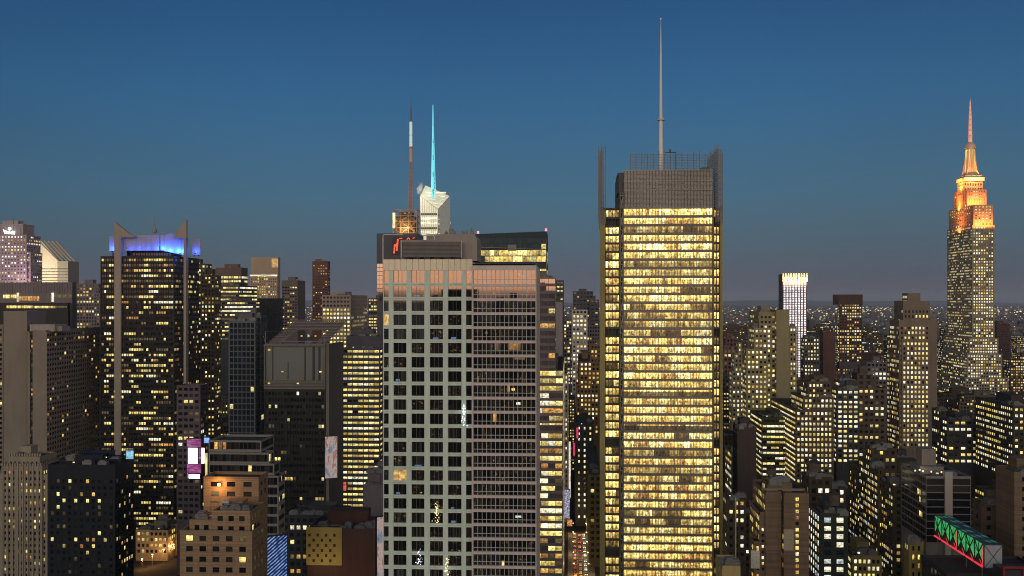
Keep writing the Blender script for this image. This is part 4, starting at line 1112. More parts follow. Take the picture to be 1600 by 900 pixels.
# ------------------------------------------------------------------ dark tower with inclined lattice roof
def frame_tower():
    D = 600
    wall = wallmat((.012,.012,.012), .5, .2, .1, True, .3)
    tan = wallmat((.15,.13,.11), .7, .15, .1)
    st = S(fh=3.9, bw=1.9, wf=.8, hf=.5, lit=.06, run=1.5, pal={'Y':5,'W':2,'D':2}, top=2, mx=.5, r=.5, so=.3)
    root, ox, bx = tower('frame_tower', 'black office tower under an inclined lattice roof frame with a smooth glass box', D,
        [(413, 508, 607, 0, 531, {'sideblank': True, 'clutter': 0})], wall, st, yb=880, clutter=0, seed=21)
    X = lambda px, dd=0: V(px, D+dd)-ox
    Zp = lambda py, px=460, dd=0: Z(py, px, D+dd)
    Ld = bx[0][3]
    gp = glassmat('smoky_glass', (.085,.090,.082), .3, 1.4)
    b = MB(); b.box(X(415), X(506.5), 1.0, Ld, Zp(607.2), Zp(541)); b.build('glass_box', gp, root)
    b = MB()
    for px, w in ((425.5,1.2),(476,1.9),(489.5,3.6),(498.5,3)): b.box(X(px-w/2), X(px+w/2), .7, 1.0, Zp(595), Zp(542))
    b.build('dark_reveal', DARK, root)
    b = MB(); b.box(X(448.3), X(450), .7, .98, Zp(592), Zp(566)); b.build('teal_pane', plain('teal', (.02,.09,.10), .3), root)
    b = MB()
    for y0, y1, o in ((541,538,-.4),(598,594.5,-.7),(603.5,600.5,-.5),(608,605.5,-.3)): b.box(X(412.5), X(508.5), o, 1.2, Zp(y0), Zp(y1))
    for px in (413.5, 507.5): b.box(X(px)-.4, X(px)+.4, -.2, 1.2, Zp(607), Zp(538))
    b.box(X(508.8), X(514), .3, Ld, 0, Zp(538)); b.build('frame_band', tan, root)
    b = MB(); xr = X(508)
    for k in range(30): b.box(xr-.0, xr+.5, 4+k*0+.3, Ld-1, Zp(548)-k*4.2-1.2, Zp(548)-k*4.2)
    b.box(X(506.6), xr+.2, 1.2, Ld, Zp(607), Zp(541)); b.build('side_wall', wallmat((.30,.26,.21), .7, .3, .3), root)  # lighter wall colour stands in for light from the street
    # inclined roof: rises toward the back
    z0, z1 = Zp(538), Zp(500, dd=Ld)
    fa, fb, ba, bb = Vector((X(415.5),0,z0)), Vector((X(507),0,z0)), Vector((X(434),Ld,Z(500,434,D+Ld))), Vector((X(519),Ld,Z(500,519,D+Ld)))
    ba.x = max(ba.x, fa.x); bb.x = fb.x+ (bb.x-fb.x)*1.0
    b = MB(); L_ = lambda u, v: fa.lerp(fb, u).lerp(ba.lerp(bb, u), v)
    n = 26
    for i in range(n+1): b.bar(L_(i/n, 0 if (i < 6 or i > 21) else .62), L_(i/n, 1), .34)
    for v in (0,.12,.62,.75,.88,1): b.bar(L_(0,v), L_(1,v), .5)
    for v in (.2,.3,.4,.5): b.bar(L_(0,v), L_(.22,v), .4); b.bar(L_(.82,v), L_(1,v), .4)
    b.build('inclined_lattice', wallmat((.24,.19,.16), .6, .1), root)
    b = MB(); q = [L_(0,.62), L_(1,.62), L_(1,1), L_(0,1)]
    b.quad([(p_.x,p_.y,p_.z-.8) for p_ in q]); q = [L_(0,0), L_(.22,0), L_(.22,.62), L_(0,.62)]; b.quad([(p_.x,p_.y,p_.z-.8) for p_ in q]); q = [L_(.82,0), L_(1,0), L_(1,.62), L_(.82,.62)]; b.quad([(p_.x,p_.y,p_.z-.8) for p_ in q])
    b.build('roof_panels', wallmat((.36,.29,.25), .7, .15, .4), root)
    b = MB()
    for u in (0, 1): b.bar(L_(u,1), (L_(u,1).x, Ld, z0), .6); b.bar((L_(u,0).x,0,z0), (L_(u,0).x-1.5*(1 if u == 0 else 0),0,z0+5), .3)
    b.bar((X(415),0,z0), (X(415),0,Zp(518)), .35); b.bar((X(415),0,Zp(518)), L_(0,.5), .3)
    b.build('roof_strut', STEEL, root)
    b = MB()
    for px in (467,478,489): b.box(X(px)-.5, X(px)+.5, 6, 6.4, Zp(527), Zp(524.5))
    b.build('roof_lamp', LIT['O'], root)
    for px, py in ((420,547),(441,581),(500,581),(421,599),(466,599)):
        pane('lit_window', LIT['Y'], root, (X(px), -.8 if py > 590 else .6, Zp(py)), 1.4, .8)
frame_tower()

# ------------------------------------------------------------------ slim tower of white lit strips
def strip_tower():
    D = 1500
    wall = wallmat((.10,.08,.09), .6, .1)
    st = S(fh=3.5, bw=4.35, wf=.66, hf=.76, lit=.99, run=30, rowvar=.03, pal={'P':1}, top=10, mx=.6, r=1.0, so=.4)
    root, ox, bx = tower('strip_tower', 'slim tower of bright white vertical window strips with a glowing fluted crown', D,
        [(1223, 1261, 428, 0, 1216.5, {'side_st': dict(lit=0), 'clutter': 0})], wall, st, yb=575, clutter=0, seed=31)
    X = lambda px, dd=0: V(px, D+dd)-ox
    Zp = lambda py, px=1240, dd=0: Z(py, px, D+dd)
    cr = wallmat((.6,.5,.36), .6, .05)
    for i in range(10):
        px = 1223.6+i*4.1; b = MB(); b.box(X(px)-.9, X(px)+.9, -1.2, .3, Zp(440), Zp(427)); b.build('crown_fin', cr, root)
    area('flood', (X(1242), -9, Zp(442)), (X(1242), 0, Zp(433)), 30000, (1,.75,.38), 32, 1.5, root)
    for i in range(9):
        pane('crown_window', LIT['Y'], root, (X(1225.6+i*4.1), -.1, Zp(436)), 1.9, 6)
strip_tower()
# ------------------------------------------------------------------ named buildings, roughly from far to near
BR = lambda k=1.0, v=.2: wallmat((.135*k,.095*k,.066*k), .85, v, .1, True, .2, 0, 1.2)
TAN = lambda k=1.0: wallmat((.27*k,.22*k,.15*k), .8, .15, .1, True, .2)
GRY = lambda k=1.0: wallmat((.16*k,.15*k,.145*k), .8, .15, .1, True, .3)
BLK = lambda k=1.0: wallmat((.022*k,.022*k,.025*k), .5, .2, .1, True, .4)
MAU = lambda k=1.0: wallmat((.16*k,.13*k,.135*k), .7, .15, .1, True, .3)
RED = lambda k=1.0: wallmat((.13*k,.062*k,.05*k), .85, .15, .1)
YW = {'Y':6,'W':3,'O':1,'D':2}; WW = {'W':7,'Y':3,'D':1}; YO = {'Y':6,'O':2,'D':3}; MX = {'Y':5,'W':3,'O':2,'D':4,'C':.4}
T = tower
# --- left side
T('office_block', 'low grey block with dark windows between the drum restaurant and the bronze tower', 1300, [(119, 154, 443, 0, None), (138, 156, 458, -6, None)], MAU(1.2), S(fh=4.2, bw=4, lit=.3, pal=MX), yb=510, clutter=1, seed=2)
T('brown_tower', 'narrow brown tower with columns of yellow windows squeezed behind the bronze tower', 860, [(296, 322, 412, 8, 331), (313, 336, 430, 0, 345)], BR(.8), S(fh=3.5, bw=3.2, wf=.5, hf=.5, lit=.38, pal=YW), yb=690, clutter=1, seed=3)
T('brown_tower', 'flat topped brown block with one glowing row of windows under a thin antenna', 1250, [(337, 377, 418, 0, 387)], wallmat((.16,.105,.085), .8, .15), S(fh=5, bw=3, wf=.8, hf=.5, lit=.1, run=8, top=11, pal=YW, litrows=lambda k, p: .95 if k == 0 else (.5 if k == 1 else .05)), yb=455, clutter=1, seed=4)
T('banded_tower', 'dark tower with continuous thin bands of yellow windows behind the slate tower', 1050, [(340, 373, 446, 0, 402), (346, 400, 470, -6, None, {'L': 12})], BLK(1.6), S(fh=4.1, bw=2.8, wf=.94, hf=.42, lit=.72, run=5, so=1.05, po=.4, pal=YW), yb=520, clutter=2, seed=5)
T('slate_tower', 'smooth slate grey tower with almost no lit windows left of the lattice roof', 660, [(357, 399, 501, 0, 411), (381, 408, 493, 9, None, {'L': 14})], wallmat((.060,.066,.074), .45, .2, .08, True, .5), S(fh=3.8, bw=2.6, wf=.8, hf=.8, lit=.012, so=.5, po=.7, r=.2, glass=GLASSB), yb=680, clutter=2, seed=6)
T('crowned_tower', 'beige tower with a tall flat crown and a glowing cornice line', 1500, [(391, 433, 428, 0, 438, {'side_st': dict(lit=.2)}), (392, 434, 402, 1.5, 438, {'st': dict(lit=0, fh=40), 'yb': 428, 'clutter': 0})], wallmat((.42,.31,.21), .7, .1, .06), S(fh=3.8, bw=3.4, wf=.55, hf=.5, lit=.55, pal=YO, top=3, litrows=lambda k, p: 1 if k == 0 else p), yb=468, clutter=0, seed=7)
T('black_block', 'plain black windowless block standing in front of the beige crowned tower', 1150, [(399, 437, 466, 0, 442)], BLK(.7), S(fh=4, bw=4, lit=0.0, so=1, po=1, wf=.3, hf=.3, r=.1), yb=530, clutter=0, seed=8)
T('brown_tower', 'square brown tower with dark flanks and dim windows right of the black block', 1380, [(440, 465, 438, 0, 477, {'sideblank': True})], wallmat((.17,.13,.115), .8, .15), S(fh=4, bw=3.4, wf=.7, hf=.45, lit=.22, pal=YO, top=9), yb=500, clutter=2, seed=9)
T('red_tower', 'slender dark red brown tower standing alone against the sky', 1500, [(488, 512, 408, 0, 516)], wallmat((.14,.062,.048), .8, .12, .05), S(fh=4, bw=3.4, wf=.45, hf=.4, lit=.22, pal={'O':4,'Y':2}, top=6), yb=490, clutter=2, seed=10)
T('grid_tower', 'pale tower with closely spaced piers and rows of small lit windows', 1000, [(503, 548, 461, 0, 574, {'side_st': dict(lit=.12, wf=.4)})], wallmat((.40,.31,.25), .7, .1, .06), S(fh=4.0, bw=3.4, wf=.62, hf=.5, lit=.9, run=6, rowvar=.15, pal={'Y':9,'W':2}, top=1.5, r=.6, litrows=lambda k, p: .0 if k < 3 else p), yb=620, clutter=2, seed=11)
T('office_block', 'dark office block full of yellow windows tight against the apartment tower', 1300, [(575, 600, 466, 0, None)], BLK(2), S(fh=4, bw=3.2, wf=.7, hf=.5, lit=.7, pal=YW), yb=525, clutter=1, seed=12)
T('ribbon_tower', 'mauve grey office tower with bright yellow ribbon windows left of the apartment tower', 700, [(533, 594, 544, 0, None, {'L': 30}), (541, 600, 525, 8, None, {'blank': True, 'L': 20, 'yb': 545})], wallmat((.10,.088,.105), .7, .15, .1), S(fh=3.8, bw=3.9, wf=.86, hf=.42, lit=.86, run=4, rowvar=.25, pal={'Y':8,'W':3}, top=1.4, so=1.05, po=.5), yb=800, clutter=1, seed=13)
T('pyramid_block', 'small stepped brick block lit from its windows below the slate tower', 760, [(384, 410, 628, 8, None, {'L': 12}), (376, 414, 645, 4, None, {'L': 16}), (368, 416, 664, 0, None, {'L': 20})], BR(1.1), S(fh=3.8, bw=3, wf=.5, hf=.5, lit=.5, pal=WW), yb=695, clutter=0, seed=14)
T('gothic_tower', 'pale stone tower with pointed battlements at the lower left edge', 560, [(3, 66, 728, 0, None, {'L': 22, 'clutter': 0}), (-14, 74, 741, .8, 80, {'clutter': 0}), (12, 62, 713, 1.6, None, {'L': 18, 'st': dict(lit=0), 'clutter': 1})], wallmat((.33,.26,.19), .85, .18, .1), S(fh=3.4, bw=2.5, wf=.42, hf=.5, lit=.2, pal={'Y':6,'O':2,'D':2}, top=3, r=.5, so=.6), yb=900, clutter=0, seed=15)
T('black_tower', 'navy black apartment block with blank piers and scattered yellow windows', 470, [(75, 180, 726, 0, 209, {'st': dict(top=7)}), (92, 190, 717, 9, None, {'L': 12, 'blank': True, 'clutter': 3})], wallmat((.008,.011,.018), .55, .15, .1, True, .25), S(fh=3.05, bw=2.75, wf=.5, hf=.55, lit=.26, run=1, rowvar=.4, pal={'Y':8,'O':1,'D':3}, top=6, r=.25), yb=900, clutter=1, seed=16)
T('low_block', 'low tan building glowing from street light in front of the bronze tower foot', 690, [(212, 262, 828, 0, None, {'L': 20}), (236, 276, 818, 14, None, {'L': 14})], TAN(1.0), S(fh=4, bw=3, lit=.4, pal={'O':3,'Y':5}), yb=900, clutter=2, seed=17)
T('slim_block', 'slim mauve side wing rising beside the glowing magenta screen', 655, [(276, 313, 602, 0, 325, {'side_st': dict(lit=.2)})], wallmat((.11,.078,.09), .7, .2, .15), S(fh=4, bw=3.5, wf=.7, hf=.5, lit=.1, so=1.05, po=.5, pal={'P':3,'Y':2,'D':5}), yb=800, clutter=0, seed=18)
T('mauve_block', 'plain mauve block with a black rooftop plant left of the apartment tower foot', 520, [(568, 604, 758, 0, None, {'blank': True, 'L': 20}), (574, 602, 736, 6, None, {'L': 10, 'blank': True})], wallmat((.16,.13,.14), .8, .15), S(lit=0), yb=805, clutter=2, seed=19)
T('glass_podium', 'dark glass block behind the checkered yellow wall with few lights', 500, [(440, 532, 805, 0, None, {'L': 25})], BLK(1.2), S(fh=3.6, bw=3, lit=.2, pal=MX, glass=GLASSB), yb=900, clutter=3, seed=20)

def crown_line():
    r = [o for o in scene.objects if o.get('label', '').startswith('beige tower with a tall flat crown')][0]
    D = 1500; ox = V(412, D); b = MB(); b.box(V(390.6, D)-ox, V(433.4, D)-ox, -.7, -.1, Z(431.6, 412, D), Z(429.2, 412, D)); b.build('lit_cornice', LIT['W'], r)
    b = MB(); b.box(V(424, D)-ox, V(434, D)-ox, 1.2, 1.45, Z(418, 412, D), Z(404, 412, D)); b.build('lit_panel', LIT['O'], r)
    r = [o for o in scene.objects if o.get('label', '').startswith('pale stone tower with pointed')][0]
    D = 560; ox = V(34.5, D); st = wallmat((.36,.29,.22), .85, .15, .1)
    X = lambda px: V(px, D)-ox; Zp = lambda py: Z(py, 34, D)
    b = MB()
    for px in range(4, 67, 4):
        z = Zp(728); b.prism([(X(px)-.42,z),(X(px)+.42,z),(X(px)+.42,z+1.1),(X(px),z+1.9),(X(px)-.42,z+1.1)], 'y', -.5, .3)
        if px % 8 == 4: b.box(X(px)-.3, X(px)+.3, -.45, -.01, Zp(905), Zp(728))
    for px in range(13, 63, 4):
        z = Zp(713); b.prism([(X(px)-.4,z),(X(px)+.4,z),(X(px)+.4,z+1),(X(px),z+1.8),(X(px)-.4,z+1)], 'y', 1.0, 1.7)
    b.build('battlements', st, r)
crown_line()
# --- banded stepped block and brick apartment house
def banded_block():
    white = wallmat((.22,.19,.17), .75, .12, .1); dark = wallmat((.03,.026,.024), .7, .2)
    st = S(fh=3.9, bw=1.7, wf=.8, hf=.74, lit=.02, top=.8, mx=.3, r=.4, so=1.05, po=.4, pmi=1)
    T('stepped_block', 'stepped block with white balcony bands and terraces behind the brown brick apartments', 410,
      [(326, 408, 688, 0, None, {'L': 18}), (326, 420, 707, -1.5, 428), (326, 428, 724, -3, 437), (326, 435, 743, -4.5, 445, {'side_st': dict(lit=.12, hf=.5)})], white, st, yb=900, clutter=0, seed=22, wall2=dark)
banded_block()
def brick_house():
    D = 300
    wall = wallmat((.33,.21,.125), .85, .18, .3, True, .2, 0, .3)
    st = S(fh=3.12, bw=3.15, wf=.5, hf=.5, lit=.10, run=1, pal={'Y':5,'D':2}, top=1.6, mx=.9, r=.3, so=.985, po=1.0)
    root, ox, bx = tower('apartment_house', 'brown brick apartment house with stepped terraces and an orange roof lamp', D,
        [(281, 394, 829, 0, 414, {'clutter': 0, 'st': dict(bw=4.2)}), (331, 391, 798, 3, 412, {'clutter': 2, 'ph': 2.2, 'yb': 832}), (296, 334, 812, 4, None, {'L': 12, 'yb': 832, 'clutter': 1, 'ph': 2}), (318, 404, 745, 20, None, {'L': 10, 'yb': 780, 'st': dict(lit=.3, bw=5), 'clutter': 0})], wall, st, yb=900, clutter=0, seed=23)
    X = lambda px, dd=0: V(px, D+dd)-ox
    Zp = lambda py, px=340, dd=0: Z(py, px, D+dd)
    b = MB(); b.box(X(341.5,19), X(343.5,19), 19.3, 20, Zp(758,dd=19), Zp(755.5,dd=19)); b.build('lamp_bracket', DARK, root)
    b = MB(); b.cone((X(342.5,19),18.8), Zp(759,dd=19), Zp(755.5,dd=19), .42, .42, 10); b.build('lamp', plain('orange_lamp', (.4,.2,.05), .4, 0, (1,.55,.12), 14, 'NONE'), root)
    point('roof_lamp_light', (X(342.5,19), 17.6, Zp(757.5,dd=19)), 1300, (1,.48,.12), .25, root)
    z = Zp(798)-.9
    b = MB(); b.box(X(346,6), X(357,6), 6, 8.2, z+.5, z+2.6); b.box(X(347,6), X(356,6), 5.95, 6, z+1.4, z+1.9, 1)
    for px in (347,356): b.box(X(px,6)-.1, X(px,6)+.1, 6.2, 8, z, z+.5)
    b.build('vent_unit', [wallmat((.5,.45,.38), .5, .08), DARK], root)
    b = MB(); b.box(X(281)-.12, X(394)+.12, -.12, .1, Zp(829)-.25, Zp(829)+.1); b.box(X(281)-.06, X(394)+.06, -.06, .1, Zp(836), Zp(835)); b.build('cornice', TAN(.8), root)
brick_house()

# --- right of the apartment tower, and the street canyon
RGL = glassmat('mirror_glass', (.085,.062,.062), .02, 3.0)
T('glass_block', 'rosy glass office block with orange reflecting top beside the apartment tower', 560, [(836, 868, 434, 4, None, {'L': 20, 'st': dict(lit=.05)}), (836, 880, 578, 2, 885, {'st': dict(lit=.8)}), (834, 879, 664, 0, 886, {'st': dict(lit=.7)})], wallmat((.17,.135,.13), .5, .15), S(fh=4.1, bw=4.2, wf=.94, hf=.62, lit=.5, run=3, pal={'Y':5,'W':4,'O':2,'D':2}, so=.9, po=.5, top=.6, mx=.2, r=.25, glass=RGL), yb=900, clutter=1, seed=24)
T('dark_tower', 'small dark tower with a few lit windows just right of the rosy glass block', 1000, [(864, 881, 438, 0, None, {'st': dict(lit=.35)})], BLK(2), S(fh=4, bw=3, lit=.3, pal=YO, hf=.4, run=4), yb=474, clutter=0, seed=25)
T('grey_slab', 'plain grey slab below the small dark tower beside the canyon', 960, [(860, 879, 472, 0, None, {'blank': True})], MAU(1.6), S(lit=0), yb=540, clutter=0, seed=26)
T('dark_tower', 'black flat topped tower at the far end of the street canyon', 1350, [(895, 927, 455, 0, None, {'L': 30}), (922, 936, 468, -8, None)], BLK(2.2), S(fh=5, bw=4.5, wf=.55, hf=.35, lit=.2, pal=YO), yb=520, clutter=1, seed=27)
T('white_tower', 'pale stone tower with punched white lit windows closing the canyon', 1100, [(893.5, 918, 484, 0, None, {'L': 20})], wallmat((.50,.42,.38), .8, .1, .06), S(fh=4.6, bw=3.9, wf=.55, hf=.48, lit=.66, pal=WW, top=1.5), yb=600, clutter=0, seed=28)
T('canyon_block', 'dark stepped block with small lit windows left of the pale canyon tower', 1180, [(876, 894, 500, 0, None), (880, 897, 540, -12, None)], MAU(.8), S(fh=4, bw=3.4, lit=.45, pal=YW), yb=610, clutter=1, seed=29)
T('canyon_block', 'grey ribbed block half hidden by the golden tower', 1120, [(916, 938, 508, 0, None)], MAU(1.1), S(fh=4, bw=3, lit=.05), yb=545, clutter=0, seed=30)
T('brown_block', 'rusty brown stepped building with dense yellow windows beside the golden tower', 900, [(922, 940, 538, 6, None, {'L': 16}), (905, 938, 565, 0, 902), (900, 936, 600, -5, None, {'L': 20})], wallmat((.22,.12,.055), .85, .15), S(fh=3.9, bw=3.3, wf=.5, hf=.5, lit=.62, pal={'Y':5,'W':2,'O':3}), yb=665, clutter=1, seed=31)
T('sign_block', 'narrow pale building with a tall bright vertical edge in the street canyon', 830, [(881, 888.5, 585, 0, None)], wallmat((.40,.36,.33), .7, .1), S(fh=3.8, bw=3.4, wf=.4, hf=.55, lit=.4, pal=WW), yb=800, clutter=1, seed=32)
T('canyon_block', 'black street wall with two straight columns of white windows', 815, [(899, 928, 664, 0, 896)], BLK(1.3), S(fh=4.4, bw=5, wf=.28, hf=.45, lit=.75, pal={'W':5,'Y':2}), yb=835, clutter=2, seed=33)
T('olive_block', 'olive lit side wall along the street under the golden tower', 690, [(920, 940, 742, 0, 914)], wallmat((.10,.085,.04), .8, .2), S(fh=4, bw=3.2, lit=.1, pal=YO), yb=880, clutter=1, seed=34)

# --- right of the golden tower
T('slab_tower', 'tan stepped slab tower with a blank central wall and lit side wings', 720, [(1213, 1233, 484, 0, None, {'blank': True, 'L': 40, 'clutter': 0}), (1186, 1213, 487, 3, None, {'L': 40, 'st': dict(lit=.2, top=3), 'yb': 720}), (1233, 1245, 510, 5, None, {'L': 30}), (1178, 1206, 512, -2, 1170, {'st': dict(lit=.7)}), (1166, 1200, 545, -6, 1160, {'st': dict(lit=.75)})], wallmat((.30,.245,.14), .85, .12, .06), S(fh=3.4, bw=2.6, wf=.55, hf=.48, lit=.42, pal={'W':4,'Y':5,'O':1}, rowvar=.7), yb=715, clutter=1, seed=41)
T('crowned_block', 'dark tower with a black ribbed crown and clustered yellow windows near the horizon', 1420, [(1311, 1347, 474, 0, 1309), (1310, 1348, 460, -.8, None, {'L': 30, 'base': 476, 'st': dict(lit=0, fh=30, bw=3)})], wallmat((.085,.05,.04), .8, .15), S(fh=4, bw=3.4, wf=.6, hf=.5, lit=.55, run=2, pal={'Y':6,'W':2,'O':2}, top=1), yb=560, clutter=0, seed=42)
T('brown_tower', 'tall brown setback tower with a dense yellow window grid left of the art deco skyscraper', 760, [(1411, 1453, 470, 4, 1397, {'st': dict(lit=.1, top=7), 'yb': 520}), (1418, 1438, 458, 9, None, {'L': 12, 'blank': True, 'clutter': 0}), (1405, 1453, 500, 2, 1390, {'st': dict(top=5, lit=.5)}), (1453, 1464.5, 497, 3, None, {'blank': True, 'L': 24}), (1409, 1452.6, 531, 0, 1386, {'st': dict(lit=.86, rowvar=.2), 'side_st': dict(lit=.8, run=3)})], wallmat((.21,.155,.115), .85, .12, .06), S(fh=3.5, bw=2.6, wf=.5, hf=.52, lit=.8, rowvar=.3, pal={'Y':6,'W':4,'O':1}, top=2), yb=690, clutter=0, seed=43)
T('brown_block', 'broad stepped office block with bright tightly packed windows in front of the blank slab', 610, [(1262, 1299, 596, 4, None, {'L': 22, 'st': dict(lit=.45)}), (1255, 1303, 620, 1, 1236), (1243, 1302, 640, 0, 1205, {'side_st': dict(lit=.7, run=5, hf=.4, wf=.9)})], wallmat((.12,.085,.058), .85, .15), S(fh=3.05, bw=2.25, wf=.55, hf=.52, lit=.82, rowvar=.25, pal={'W':5,'Y':6,'O':1}), yb=745, clutter=1, seed=44)
T('dark_block', 'dark block with three columns of paired white windows', 660, [(1307, 1343, 607, 0, 1300), (1312, 1340, 595, 6, None, {'L': 14, 'blank': True})], BLK(1.8), S(fh=3.1, bw=3.6, wf=.62, hf=.5, lit=.84, rowvar=.3, pal=WW), yb=715, clutter=2, seed=45)
T('brown_block', 'brown loft block with white rooftop arcade and an orange lit wall', 760, [(1340, 1384, 606, 0, None), (1339, 1364, 583, 6, None, {'L': 14, 'st': dict(bw=5, hf=.6, lit=0)})], BR(.9), S(fh=4.2, bw=4, wf=.55, hf=.45, lit=.35, pal=YW), yb=700, clutter=1, seed=46)
T('green_block', 'low green lit terrace block with slanting window rows behind the plain brown towers', 640, [(1190, 1232, 652, 0, 1172, {'st': dict(lit=.8, run=6, wf=.9, hf=.4)})], wallmat((.06,.06,.03), .8, .15), S(fh=3.3, bw=2.4, wf=.75, hf=.42, lit=.7, run=4, pal={'Y':6,'W':4}), yb=730, clutter=2, seed=47)
T('white_window_block', 'small block with steep rows of white windows beside the golden tower edge', 560, [(1143, 1169, 706, 0, 1133)], BLK(2.5), S(fh=3.8, bw=3, wf=.7, hf=.45, lit=.75, run=3, pal=WW), yb=760, clutter=3, seed=48)
T('office_block', 'dim office block with four lit windows per row behind a pale pole', 440, [(1136, 1166, 778, 0, 1130)], BR(.6), S(fh=3.6, bw=2.6, wf=.55, hf=.42, lit=.45, pal={'Y':4,'W':5}), yb=868, clutter=1, seed=49)
def twin_brown():
    D = 350
    wall = wallmat((.175,.115,.075), .85, .14, .15, True, .2, 0, .5)
    root, ox, bx = tower('brown_tower', 'pair of plain brown brick shafts with a painted sign panel and one window column', D,
        [(1196, 1221, 768, 2, None, {'blank': True, 'L': 24, 'clutter': 0}), (1225, 1264, 770, 0, None, {'blank': True, 'L': 24, 'clutter': 0}), (1199, 1238, 754, 6, None, {'blank': True, 'L': 10, 'clutter': 1, 'ph': 2}), (1187, 1198, 800, 2.6, None, {'blank': True, 'L': 20}), (1178, 1190, 846, 1.2, 1172, {'L': 20, 'st': dict(lit=.4)})], wall, S(fh=3.2, bw=2.4, lit=.3, pal=YO), yb=900, clutter=0, seed=50, tanks=0)
    X = lambda px, dd=0: V(px, D+dd)-ox
    Zp = lambda py, px=1230, dd=0: Z(py, px, D+dd)
    rng = random.Random(4)
    for k in range(13):
        pane('window', LIT[rng.choice('YYYYOW')] if rng.random() < .85 else GLASS, root, (X(1245.5), -.06, Zp(780)-k*2.05), 1.0, 1.15)
        if k > 4: pane('window', LIT[rng.choice('YW')] if rng.random() < .6 else GLASS, root, (X(1193.5), 1.9, Zp(800)-k*1.9+3), .7, .9)
    b = MB(); b.box(X(1224.5), X(1240), -.10, -.01, Zp(860), Zp(827)); b.build('painted_panel', wallmat((.36,.29,.19), .8, .35, .6, False), root)
    b = MB(); b.box(X(1174), X(1188), .9, 1.1, Zp(890), Zp(862)); b.build('poster', wallmat((.6,.55,.46), .8, .6, 1.2, False), root)
    b = MB(); b.box(X(1221), X(1225), 8, 10, Zp(930), Zp(775)); b.build('recess', DARK, root)
    for k in range(24):
        if rng.random() < .5: pane('window', LIT['D'] if rng.random() < .7 else LIT['C'], root, (X(1222.8,8), 7.9, Zp(800)-k*1.1), .35, .5)
    b = MB(); b.box(X(1196), X(1264), 5.6, 6, Zp(772), Zp(768)); b.build('cornice', TAN(.8), root)
    roof_tank(root, X(1205, 12), 12, Zp(754, dd=6)-.9, 1.7, 2.2)
twin_brown()
T('glass_loft', 'dark green loft building with big white lit windows in three columns', 380, [(1281, 1325, 802, 0, 1262, {'st': dict(bw=3.6, wf=.55)})], wallmat((.030,.036,.028), .6, .2), S(fh=3.0, bw=3.6, wf=.6, hf=.62, lit=.62, pal={'C':6,'W':4}, rowvar=.6, glass=GLASSB), yb=900, clutter=2, seed=51, tanks=1)
T('loft_row', 'long terraced loft building with steep rows of yellow windows', 430, [(1396, 1412, 760, 0, 1325, {'side_st': dict(lit=.5, bw=2.6)}), (1372, 1380, 730, 16, 1342, {'sideblank': False})], wallmat((.065,.052,.030), .85, .2), S(fh=2.8, bw=2.2, wf=.5, hf=.5, lit=.45, pal={'Y':6,'W':3,'O':2,'C':1}), yb=900, clutter=1, seed=52)
def striped_slab():
    white = wallmat((.21,.18,.165), .75, .1); dark = wallmat((.035,.03,.028), .7, .2)
    st = S(fh=2.75, bw=40, wf=.995, hf=.88, lit=0, top=1.0, mx=.1, r=.35, so=1.0, po=.3)
    root, ox, bx = tower('striped_slab', 'black slab with thin white floor lines and a pale vertical shaft', 400, [(1447, 1517, 744, 0, 1408, {'side_st': dict(bw=1.9, wf=.86, hf=.74, lit=.035, pal=WW), 'clutter': 1, 'ph': 2.5})], white, st, yb=840, clutter=1, seed=53)
    D = 400; X = lambda px, dd=0: V(px, D+dd)-ox; Zp = lambda py, px=1482, dd=0: Z(py, px, D+dd)
    b = MB(); b.box(X(1476), X(1487.5), -.7, 2, 0, Zp(737)); b.build('shaft', wallmat((.40,.33,.29), .8, .1), root)
    b = MB(); b.box(X(1460), X(1483), 14, 20, Zp(744)-.9, Zp(702,dd=14)); b.build('lift_house', wallmat((.20,.17,.15), .8, .2), root)
    for px, dd, m in ((1430,6,'W'),(1437,8,'W'),(1442,5,'W'),(1455,4,'W'),(1471,3,'Y')):
        b = MB(); z = Zp(744)-.9; b.tube((X(px,dd),dd,z), (X(px,dd),dd,z+1.6), .08, .08, 6); b.tube((X(px,dd),dd,z+1.6), (X(px,dd),dd,z+2.2), .34, .3, 8, 1); b.build('roof_lamp', [DARK, LIT[m]], root)
    point('roof_lamp_light', (X(1440,8), 8, Zp(744)+2.5), 160, (1,.85,.65), .3, root)
striped_slab()
T('long_block', 'wide dark office block with slanting rows of white windows at the right edge', 600, [(1583, 1640, 634, 0, 1524, {'side_st': dict(lit=.6, run=2)})], wallmat((.05,.042,.034), .85, .2), S(fh=3.5, bw=2.7, wf=.6, hf=.42, lit=.62, pal={'W':4,'Y':6}), yb=740, clutter=2, seed=54)
T('office_block', 'low dark block with a broad white window band below the art deco skyscraper', 660, [(1480, 1530, 655, 0, 1466, {'st': dict(lit=.5)}), (1468, 1478, 640, 12, None)], BLK(2), S(fh=4, bw=3.4, wf=.7, hf=.4, lit=.45, pal=WW), yb=720, clutter=2, seed=55)
T('brick_tower', 'red brown brick tower with a blank party wall at the right edge', 350, [(1585, 1640, 738, 0, 1556, {'sideblank': True, 'st': dict(bw=4.2, wf=.25, hf=.45, lit=.03)})], wallmat((.17,.115,.075), .85, .15, .15, True, .2, 0, .5), S(fh=3.3, bw=3, lit=.05), yb=900, clutter=2, seed=56)
T('brick_block', 'brown brick building with arched corner panels behind the green lattice sign', 372, [(1533, 1576, 785, 0, 1520, {'st': dict(lit=.12, bw=4.5)})], BR(.75), S(fh=3.3, bw=3.6, wf=.35, hf=.45, lit=.2, pal={'Y':3,'W':3}), yb=880, clutter=2, seed=57)
